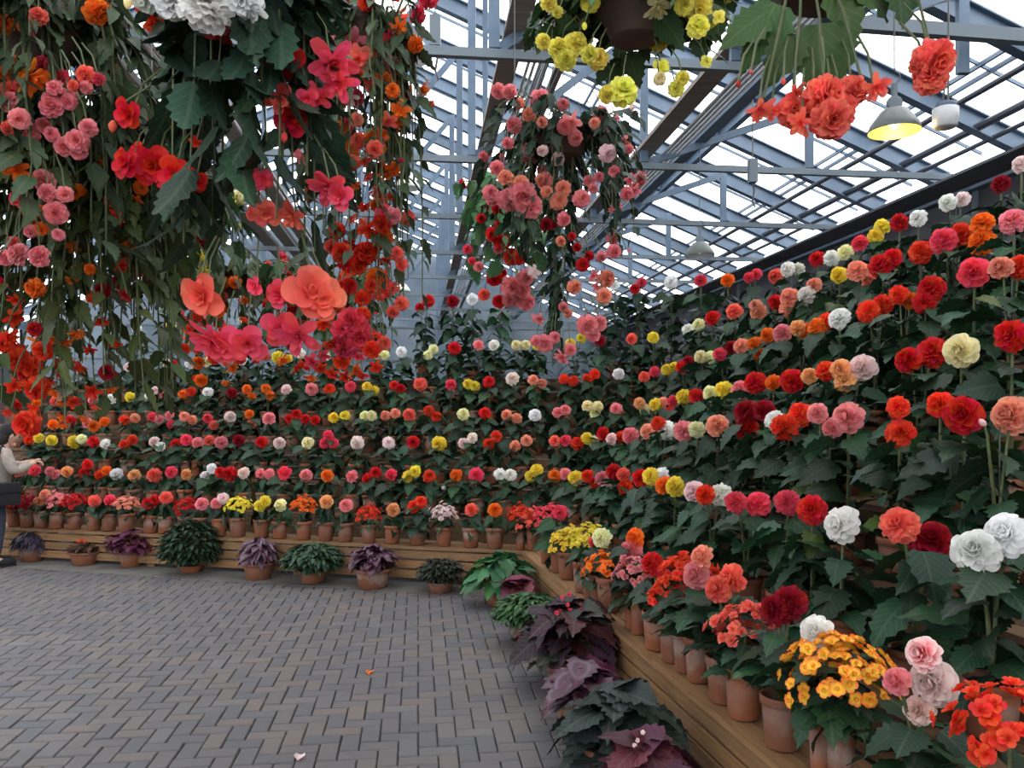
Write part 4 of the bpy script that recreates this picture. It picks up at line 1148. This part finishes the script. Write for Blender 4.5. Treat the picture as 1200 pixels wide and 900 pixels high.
basket('hanging_basket', 'fresh green hanging basket with red blooms behind the pink basket', 603, 232, 4.5, .12, .12, .25, .58, 34, .085, (.05, .14, .05), parse(
    '572,243,R,10 564,256,R,12 602,256,R,13 585,263,R,10 577,275,R,18 588,283,R,20 614,285,R,11 600,300,V,22 610,301,V,20 580,326,R,21 585,353,R,17 548,292,K,12 553,306,K,10 561,312,P,13 567,345,C,15 600,336,P,26 605,347,P,24 616,326,P,22 618,354,P,22 596,352,P,16 612,340,P,20 590,320,R,10'),
    111, lstep=.04, shape=LEAF_MB, extra=10, extra_kinds=('rose',), extra_cols='RP', esize=.07)
basket('hanging_basket', 'hanging basket of yellow double blooms in a brown pot at the top edge', 745, 2, 2.6, .125, .125, .30, .22, 56, .10, MIDG, parse(
    '643,3,y,22 653,14,y,14 637,48,y,20 655,56,y,28 663,70,y,28 676,50,y,30 691,63,y,24 701,69,y,26 730,106,y,36 712,111,y,24 775,79,y,20,single 773,92,I,16 800,92,y,18 792,104,y,20 828,72,y,14,single 770,4,I,38,pend 820,10,y,32,ruff 818,30,y,30 802,6,y,24 842,20,y,16,single 832,22,y,20 685,30,y,14,bud'),
    122, lstep=.05, shape=LEAF_MB, extra=10, extra_kinds=('ruff', 'camel'), extra_cols='y', near=True, esize=.075)
b7 = basket('hanging_basket', 'hanging basket of salmon double blooms and green leaves over the right lamp', 975, -85, 1.4, .13, .12, .13, .12, 9, .085, (.025, .068, .012), parse(
    '1095,72,C,52,ruff 1090,90,C,40,ruff 890,125,C,34,pend 905,128,C,26,pend 930,130,C,38,ruff 940,142,C,34,pend 975,140,C,50,ruff 968,112,C,50,ruff 1000,106,C,38,ruff 1025,101,C,34,pend 985,128,C,40,ruff 955,120,C,40,ruff 932,106,C,24,pend 865,98,R,12,bud 918,95,C,12,bud 880,84,C,9,bud'),
    133, lstep=.06, shape=LEAF_MB, near=True, extra=4, extra_kinds=('ruff',), extra_cols='C', spread_d=.12)
rng = random.Random(5)
for (x, y, s, dx, dy) in ((905, 12, .10, -.5, -1), (960, 40, .13, .15, -1), (925, 45, .085, -.5, -1), (978, -12, .10, .5, -1), (1050, -22, .085, .1, -1), (890, 20, .08, -1, -.6), (1000, -30, .1, .8, -.7)):
    p = at(x, y, 1.36) - b7.location
    link('leaf', rng.choice(LEAF), b7, frame(p, (dx, rng.uniform(-.3, .3), dy), (0, -1, .3), s), color=vary((.025, .068, .012), rng, .2))
st = MB()
for (x0, y0, x1, y1) in ((1050, -60, 1090, 55), (940, -40, 930, 95), (950, -40, 965, 100), (960, -50, 1010, 95), (930, -40, 895, 115)):
    p, q = at(x0, y0, 1.38) - b7.location, at(x1, y1, 1.33) - b7.location
    st.tube([p, p.lerp(q, .5) + Vector((0, -.01, .01)), q], .0025, 5)
link('flower_stalks', st.mesh('flower_stalks', M_STEM), b7, kind='stuff')
basket('hanging_basket', 'hanging basket of frilled white blooms cut by the top edge at left', 228, -140, 1.6, .13, .12, .12, .14, 10, .10, MIDG, parse(
    '170,-6,W,44,ruff 200,-2,W,50,ruff 240,2,W,66,ruff 250,12,W,46,pend 285,-2,W,44,ruff 300,6,W,36,pend 215,-18,W,50,ruff 268,-16,W,50,ruff 150,2,I,22,bud'),
    144, lstep=.07, shape=LEAF_MB, extra=3, extra_kinds=('ruff',), extra_cols='W', near=True, spread_d=.1)

# ------------------------------------------------------------------ potted foliage plants on the floor
def floor_plant(label, px, py, potr, poth, h, W, n, lsize, col, seed, shape='begonia', near=False, rex=False, cols=None, tilt=.2, pot='pot', flow=None, scale_leaf=None):
    rng = random.Random(seed)
    p = on_floor(px, py)
    root = thing('foliage_plant', label, 'plant', p, 'foliage plants along the foot of the staging')
    me = pot_mb(potr, poth).mesh('pot', M_CLAY, True)
    fp = link('pot', me, root)
    link('soil', MB().lathe([(potr * .885, poth * .88), (potr * .4, poth * .92), (.002, poth * .93)], 14, cap0=False).mesh('soil', M_SOIL, True), fp)
    pl = []
    for i in range(n):
        u = (i + .5) / n
        el = math.asin(max(-.5, 1 - (1.25 if near else 1.5) * u))           # spread the leaves over a dome
        az = i * 2.399 + rng.gauss(0, .3)
        rr = rng.uniform(.62, 1.0) if near else rng.uniform(.75, 1.0)
        q = Vector((W * rr * math.cos(el) * math.cos(az), W * rr * math.cos(el) * math.sin(az), poth + .02 + max(-.05, (h - poth) * rr * math.sin(el)) if near else max(.03, poth + (h - poth) * (.38 + .62 * rr * math.sin(el)))))
        d = Vector((math.cos(az), math.sin(az), .35 * math.sin(el) - tilt + rng.gauss(0, .25)))
        pl.append((q - d.normalized() * lsize * .5, d, lsize * rng.uniform(.7, 1.2), rng.gauss(0, .3)))
    st = MB()
    pool = REX if rex else (LONG if shape == 'long' else LEAF)
    src = LONG_MB if shape == 'long' else LEAF_MB
    fol = MB()
    for q, d, s, roll in pl:
        if near: link('leaf', rng.choice(pool), root, frame(q, d, (0, 0, 1), s, roll), color=vary(rng.choice(cols) if cols else col, rng, .3))
        else:
            m = frame(q, d, (0, 0, 1), s, roll)
            if shape == 'small': fol.merge(SMALL, m)
            else: fol.merge(src[rng.randrange(len(src))], m)
        if rng.random() < .5: st.tube([(0, 0, poth * .9), (q.x * .4, q.y * .4, poth + (q.z - poth) * .75), q], .003, 4)
    if not near: link('foliage', fol.mesh('foliage', M_REX if rex else M_LEAF, True), root, color=col, kind='stuff')
    link('leaf_stalks', st.mesh('leaf_stalks', M_STEM), root, kind='stuff')
    if flow:
        for i in range(flow[1]):
            q, d, s, roll = pl[i * 3 % len(pl)]
            link('floret', rng.choice(FLORET['petal']), root, facing(q + Vector((0, -.02, .04)), (rng.gauss(0, .4), -1, .4), flow[2], rng.uniform(0, 6)), color=vary(COLS[flow[0]], rng))
    return root
MAR = (.038, .007, .014); BLK = (.012, .020, .017)
floor_plant('trailing purple-leaved plant in a clay pot beside the person', 38, 657, .13, .14, .29, .18, 150, .12, (.03, .02, .042), 201, 'long', tilt=.6)
floor_plant('low clay bowl of reddish bronze leaves before the planks', 100, 661, .15, .13, .21, .17, 120, .08, (.06, .025, .016), 202, 'small', tilt=.0, flow=('V', 5, .03))
floor_plant('magenta leaved coleus with a leggy top in a clay pot', 155, 663, .13, .15, .36, .26, 150, .10, (.07, .01, .03), 203)
floor_plant('large round dark green bush, biggest plant at the foot of back staging', 225, 670, .12, .07, .50, .31, 900, .085, (.013, .034, .016), 204, 'small', tilt=.1)
floor_plant('purple and silver variegated plant in a clay pot', 303, 678, .14, .15, .37, .18, 130, .12, (.05, .025, .042), 205, 'long', tilt=.5, rex=True)
floor_plant('mid green leafy mound spilling over a low pot', 367, 682, .13, .11, .35, .27, 520, .085, (.02, .055, .026), 206, 'small', tilt=.3)
floor_plant('dark purple plant with white flecks in a wide clay pot', 437, 688, .16, .17, .37, .2, 130, .12, (.04, .012, .024), 207, 'begonia', rex=True)
floor_plant('small dark bushy plant of tiny bronze leaves', 516, 693, .12, .09, .28, .2, 600, .06, (.018, .022, .015), 208, 'small', tilt=.1)
floor_plant('fresh green plant with large lobed leaves in the corner', 588, 708, .14, .17, .40, .29, 46, .21, (.035, .12, .05), 209, near=True, tilt=.35)
floor_plant('maroon plant with big wrinkled leaves beside the green corner plant', 606, 722, .12, .16, .30, .13, 16, .22, (.11, .02, .035), 210, near=True, tilt=.3)
floor_plant('feathery bright green fern between the maroon leaves', 622, 752, .13, .13, .32, .26, 700, .07, (.025, .08, .024), 211, 'small', tilt=.2)
floor_plant('big purple painted-leaf begonia with small pink flowers in a clay pot', 668, 800, .15, .2, .50, .30, 95, .19, MAR, 212, near=True, cols=[MAR, (.03, .01, .024), (.022, .009, .015), (.018, .02, .015)], tilt=.25, flow=('K', 12, .03))
floor_plant('painted-leaf begonia with pale rings on curled purple leaves', 682, 852, .14, .16, .32, .22, 34, .17, (.045, .009, .022), 213, near=True, rex=True, tilt=.3, flow=None)
floor_plant('blackish green lobed-leaf begonia on the paving by the planks', 722, 912, .15, .15, .40, .26, 60, .17, BLK, 214, near=True, cols=[BLK, (.015, .026, .02), (.011, .017, .016)], tilt=.3)
floor_plant('dusky maroon leaved begonia cut by the bottom edge', 758, 965, .13, .16, .34, .2, 34, .19, (.075, .015, .028), 215, near=True, tilt=.3, flow=('L', 5, .02))

# ------------------------------------------------------------------ lamps and fittings
def pendant(label, px, rim_y, wpx, dia, top_z, lit=None, shade=M_LAMP):
    D = dia * F / wpx
    o = at(px, rim_y, D)
    root = thing('pendant_lamp', label, 'lamp', o, 'lamps under the roof')
    r = dia / 2
    shd = link('lamp_shade', MB().lathe([(r, 0), (r * 1.02, .005), (r * .93, .06), (r * .52, r * .85), (r * .42, r * .92)], 28, cap0=False, cap1=True).mesh('lamp_shade', shade, True), root)
    em = (lit, 3.0) if lit else ((.9, .95, 1.0), .8)
    refl = plain('lit_reflector', (.35, .22, .05) if lit else (.8, .8, .8), .4, 0, ((em[0]), .95) if lit else None)
    link('reflector', MB().lathe([(r * .985, .004), (r * .88, .07), (r * .48, r * .78), (.01, r * .85)], 24, cap0=False).mesh('reflector', refl, True), shd)
    bulbm = plain('bulb_glow', (.9, .9, .85), .3, 0, em)
    link('bulb', MB().lathe([(.005, .03), (r * .22, .06), (r * .26, .12), (r * .12, r * .6)], 14, cap0=True, cap1=True).mesh('bulb', bulbm, True), shd)
    z = r * .92
    link('bracket', MB().box((0, 0, z + .10), (r * .16, r * .22, .22)).lathe([(r * .2, -r * .12), (r * .3, -r * .1), (r * .3, r * .1), (r * .2, r * .12)], 14, Matrix.Translation((0, 0, z + .05)) @ Matrix.Rotation(math.pi / 2, 4, 'X'), cap1=True).mesh('bracket', M_STEEL_LIGHT), root)
    hk = MB()
    pts = [Vector((0, 0, z + .2))] + [Vector((.05 * math.sin(t), 0, z + .26 - .05 * math.cos(t))) for t in (0.3, 1.2, 2.1, 3.0)] + [Vector((0, 0, z + .34)), Vector((0, 0, roof_z(o.x * RB.x + o.y * RB.y) + .27 - o.z))]
    link('hook', hk.tube(pts, .006, 6).mesh('hook', M_WIRE), root)
    if lit:
        ld = bpy.data.lights.new('lamp_light', 'POINT'); ld.energy = 12; ld.color = (1, .72, .3); ld.shadow_soft_size = .06
        lo = bpy.data.objects.new('lamp_light', ld); COL.objects.link(lo); lo.parent = root; lo.location = (0, 0, -.03)
    return root
pendant('grey bell lamp lit yellow below the salmon basket', 1048, 155, 58, .40, 5.0, lit=(1, .62, .12))
pendant('cream bell lamp behind the roof beam beside the coral column', 481, 68, 50, .42, 6.6, shade=M_CREAM)
pendant('pale bell lamp hanging under the second roof beam', 477, 221, 30, .42, 6.2, shade=M_CREAM)
pendant('grey unlit bell lamp hanging above the white blooms of right roof', 820, 300, 34, .40, 4.7)
pendant('small far lamp under the third roof beam left of centre', 474, 297, 24, .42, 5.6, shade=M_CREAM)
pendant('farthest small cream lamp low over the red tall blooms', 471, 342, 20, .42, 5.4, shade=M_CREAM)

o = at(1108, 150, 6.2)
t = thing('sensor_drum', 'white drum-shaped fitting hanging beside the yellow lit lamp', 'fitting', o)
link('drum', MB().lathe([(.07, 0), (.085, .01), (.092, .06), (.095, .07), (.095, .15), (.07, .16)], 20, cap1=True).mesh('drum', M_PIPE, True), t)
link('cap', MB().lathe([(.075, .155), (.075, .19), (.05, .2)], 16, cap1=True).mesh('cap', M_STEEL, True), t)
link('hanger', MB().tube([(.02, 0, .2), (.03, 0, roof_z(o.x * RB.x + o.y * RB.y) + .27 - o.z)], .008, 5).tube([(-.02, 0, .2), (-.01, 0, .3), (.03, 0, .34)], .008, 5).mesh('hanger', M_WIRE), t)
for i, (px, py, D, lab) in enumerate(((882, 214, 9.7, 'grey ballast box hanging from a beam right of the pipe boards'), (510, 55, 7.4, 'narrow steel box beside the cream lamp in the roof'))):
    o = at(px, py, D)
    t = thing('ballast_box', lab, 'fitting', o)
    link('case', MB().box((0, 0, .14), (.1, .1, .28)).mesh('case', M_STEEL_LIGHT), t)
    link('cable', MB().tube([(0, 0, 0), (.02, 0, -.1), (.0, 0, -.22), (.03, 0, -.3)], .012, 5).mesh('cable', M_DARKPIPE), t)
    link('hanger', MB().tube([(0, 0, .28), (0, 0, roof_z(o.x * RB.x + o.y * RB.y) + .27 - o.z)], .008, 5).mesh('hanger', M_WIRE), t)

for (px, py, c, lab) in ((349, 892, 'L', 'pale pink petal fallen on the paving near the bottom edge'), (432, 791, 'O', 'orange petal fallen on the paving')):
    p = on_floor(px, py)
    vs, fs, uv = petal(.05, .05, .2, .1)
    t = link('fallen_petal', MB().add(vs, fs, None, uv).mesh('fallen_petal', M_PETAL, True), None, None, p + Vector((0, 0, .003)), COLS[c])
    t['label'] = lab; t['category'] = 'petal'

# ------------------------------------------------------------------ the visitor at the left edge
def skinned(name, pts, edges, mat, parent, levels=2, root=0):
    me = bpy.data.meshes.new(name)
    me.from_pydata([p[0] for p in pts], edges, [])
    me.materials.append(mat)
    o = link(name, me, parent)
    me.skin_vertices or None
    sk = o.modifiers.new('skin', 'SKIN'); sk.use_smooth_shade = True
    if not me.skin_vertices:
        with bpy.context.temp_override(object=o, active_object=o):
            bpy.ops.mesh.customdata_skin_add()
    for i, (p, r) in enumerate(pts):
        v = me.skin_vertices[0].data[i]
        v.radius = r if isinstance(r, tuple) else (r, r)
        v.use_root = (i == root)
    ss = o.modifiers.new('subdiv', 'SUBSURF'); ss.levels = levels; ss.render_levels = levels
    return o
M_SKIN = plain('skin', (.55, .33, .24), .5)
M_COAT = noisy('beige_cloth', (.30, .26, .22), (.38, .34, .29), 25, .85)
M_JEAN = noisy('dark_denim', (.022, .028, .05), (.035, .042, .07), 40, .85)
M_HAIR = plain('dark_hair', (.006, .005, .005), .85)
M_BLACK = plain('black_cloth', (.006, .006, .008), .85)
M_LIP = plain('lip', (.45, .14, .12), .5)
M_EYE = plain('eye', (.02, .015, .012), .2)

pp = on_floor(-8, 664)
person = thing('person', 'person in beige jacket and dark trousers with black shoulder bag at the left edge', 'person', pp, None, math.radians(50))
# faces local +x, leaning a little over the flowers
J = {'pel': ((0, 0, .76), (.105, .125)), 'wai': ((.015, 0, .90), (.10, .12)), 'che': ((.05, 0, 1.07), (.105, .14)), 'nec': ((.10, 0, 1.215), .05), 'hed0': ((.125, 0, 1.26), .055)}
pts = []; idx = {}
def J_add(k, p, r): idx[k] = len(pts); pts.append((p, r))
J_add('pel', (0, 0, .76), (.10, .115)); J_add('wai', (.015, 0, .90), (.09, .11)); J_add('che', (.05, 0, 1.05), (.10, .125)); J_add('nec', (.095, 0, 1.19), .048); J_add('hea', (.12, 0, 1.27), (.06, .06)); J_add('top', (.15, 0, 1.335), (.055, .055))
edges = [(0, 1), (1, 2), (2, 3), (3, 4), (4, 5)]
for s, hand_fwd in ((-1, .30), (1, .34)):
    a = len(pts)
    pts += [((.055, .15 * s, 1.12), .045), ((.12, .20 * s, .93), .037), ((.30, .10 * s, 1.0), .028), ((hand_fwd + .06, .07 * s, 1.02), (.026, .016))]
    edges += [(2, a), (a, a + 1), (a + 1, a + 2), (a + 2, a + 3)]
    b = len(pts)
    pts += [((0, .075 * s, .70), .075), ((.02, .085 * s, .42), .05), ((-.02, .09 * s, .085), .036), ((.08, .095 * s, .04), .03)]
    edges += [(0, b), (b, b + 1), (b + 1, b + 2), (b + 2, b + 3)]
body = skinned('body', pts, edges, M_SKIN, person)
for s, hand_fwd in ((-1, .30), (1, .34)):
    for f in range(5):
        y = .07 * s + (f - 1.5) * .013 * s
        x0 = hand_fwd + .07
        if f == 4:
            fp = [((x0 - .02, .055 * s, 1.03), .009), ((x0 + .01, .035 * s, 1.04), .008), ((x0 + .035, .03 * s, 1.035), .007)]
        else:
            L = (.035, .04, .038, .03)[f]
            fp = [((x0, y, 1.022), .009), ((x0 + L, y, 1.015), .008), ((x0 + L + .018, y, .992), .0072), ((x0 + L + .01, y, .975), .0065)]
        skinned('finger', fp, [(i, i + 1) for i in range(len(fp) - 1)], M_SKIN, body, 1)
# face: brow-to-chin mass, nose, eyes, mouth, ear
hd = Matrix.Translation((.145, 0, 1.29)) @ Matrix.Rotation(math.radians(20), 4, 'Y')
def ell(b, c, r, n=12, m=9, mat=hd):
    prof = [(max(.001, math.sin(math.pi * i / m)), -math.cos(math.pi * i / m)) for i in range(m + 1)]
    return b.lathe(prof, n, mat @ Matrix.Translation(c) @ Matrix.Diagonal((*r, 1)), cap0=False)
face = link('face', ell(ell(ell(MB(), (0, 0, .0), (.085, .072, .105), 18, 12), (.082, 0, -.012), (.016, .012, .022)), (.045, 0, -.075), (.04, .042, .03)).mesh('face', M_SKIN, True), person)
for s in (-1, 1):
    link('eye', ell(MB(), (.078, .03 * s, .012), (.008, .012, .007)).mesh('eye', M_EYE, True), face)
    link('ear', ell(MB(), (-.005, .074 * s, -.005), (.018, .010, .03)).mesh('ear', M_SKIN, True), face)
link('mouth', ell(MB(), (.079, 0, -.055), (.007, .022, .006)).mesh('mouth', M_LIP, True), face)
hb = MB()
ell(hb, (-.022, 0, .028), (.092, .084, .100), 20, 12); ell(hb, (-.05, 0, -.05), (.062, .078, .085), 16, 10); ell(hb, (.035, 0, .085), (.05, .07, .032), 14, 8)
link('hair', hb.mesh('hair', M_HAIR, True), person)
# jacket: body and sleeves grown as one skin over the trunk
jp = [((-.01, 0, .64), (.135, .155)), ((.012, 0, .86), (.12, .145)), ((.05, 0, 1.06), (.125, .155)), ((.088, 0, 1.165), (.07, .08))]
je = [(0, 1), (1, 2), (2, 3)]
for s in (-1, 1):
    a = len(jp)
    jp += [((.055, .155 * s, 1.115), .066), ((.12, .205 * s, .93), .056), ((.29, .105 * s, 1.0), .044)]
    je += [(2, a), (a, a + 1), (a + 1, a + 2)]
skinned('jacket', jp, je, M_COAT, person, 2)
tp = [((0, 0, .76), (.11, .13))]; te = []
for s in (-1, 1):
    a = len(tp)
    tp += [((0, .078 * s, .66), .088), ((.02, .087 * s, .42), .068), ((-.018, .09 * s, .10), .058)]
    te += [(0, a), (a, a + 1), (a + 1, a + 2)]
skinned('trousers', tp, te, M_JEAN, person, 2)
for s in (-1, 1):
    sh = MB(); ell(sh, (.055, .092 * s, .042), (.125, .046, .042), 14, 10, Matrix.Identity(4)); sh.box((.055, .092 * s, .012), (.22, .075, .022))
    link('shoe', sh.mesh('shoe', M_BLACK, True), person)
bag = MB().box((.02, -.23, .73), (.27, .10, .22)).box((.02, -.284, .79), (.275, .012, .10))
bg = link('shoulder_bag', bag.mesh('shoulder_bag', M_BLACK, True), None, None, (0, 0, 0))
bv = bg.modifiers.new('bevel', 'BEVEL'); bv.width = .03; bv.segments = 3
bg.location = pp; bg.rotation_euler = (0, 0, math.radians(50))
bg['label'] = 'black shoulder bag hanging at the side of the person in beige'; bg['category'] = 'bag'
sb = MB().tube([(-.06, -.23, .83), (-.04, -.20, 1.0), (.03, -.13, 1.19), (.05, -.09, 1.20), (.10, -.15, 1.12), (.12, -.2, .96), (.09, -.235, .83)], .010, 6)
link('strap', sb.mesh('strap', M_BLACK, True), bg)
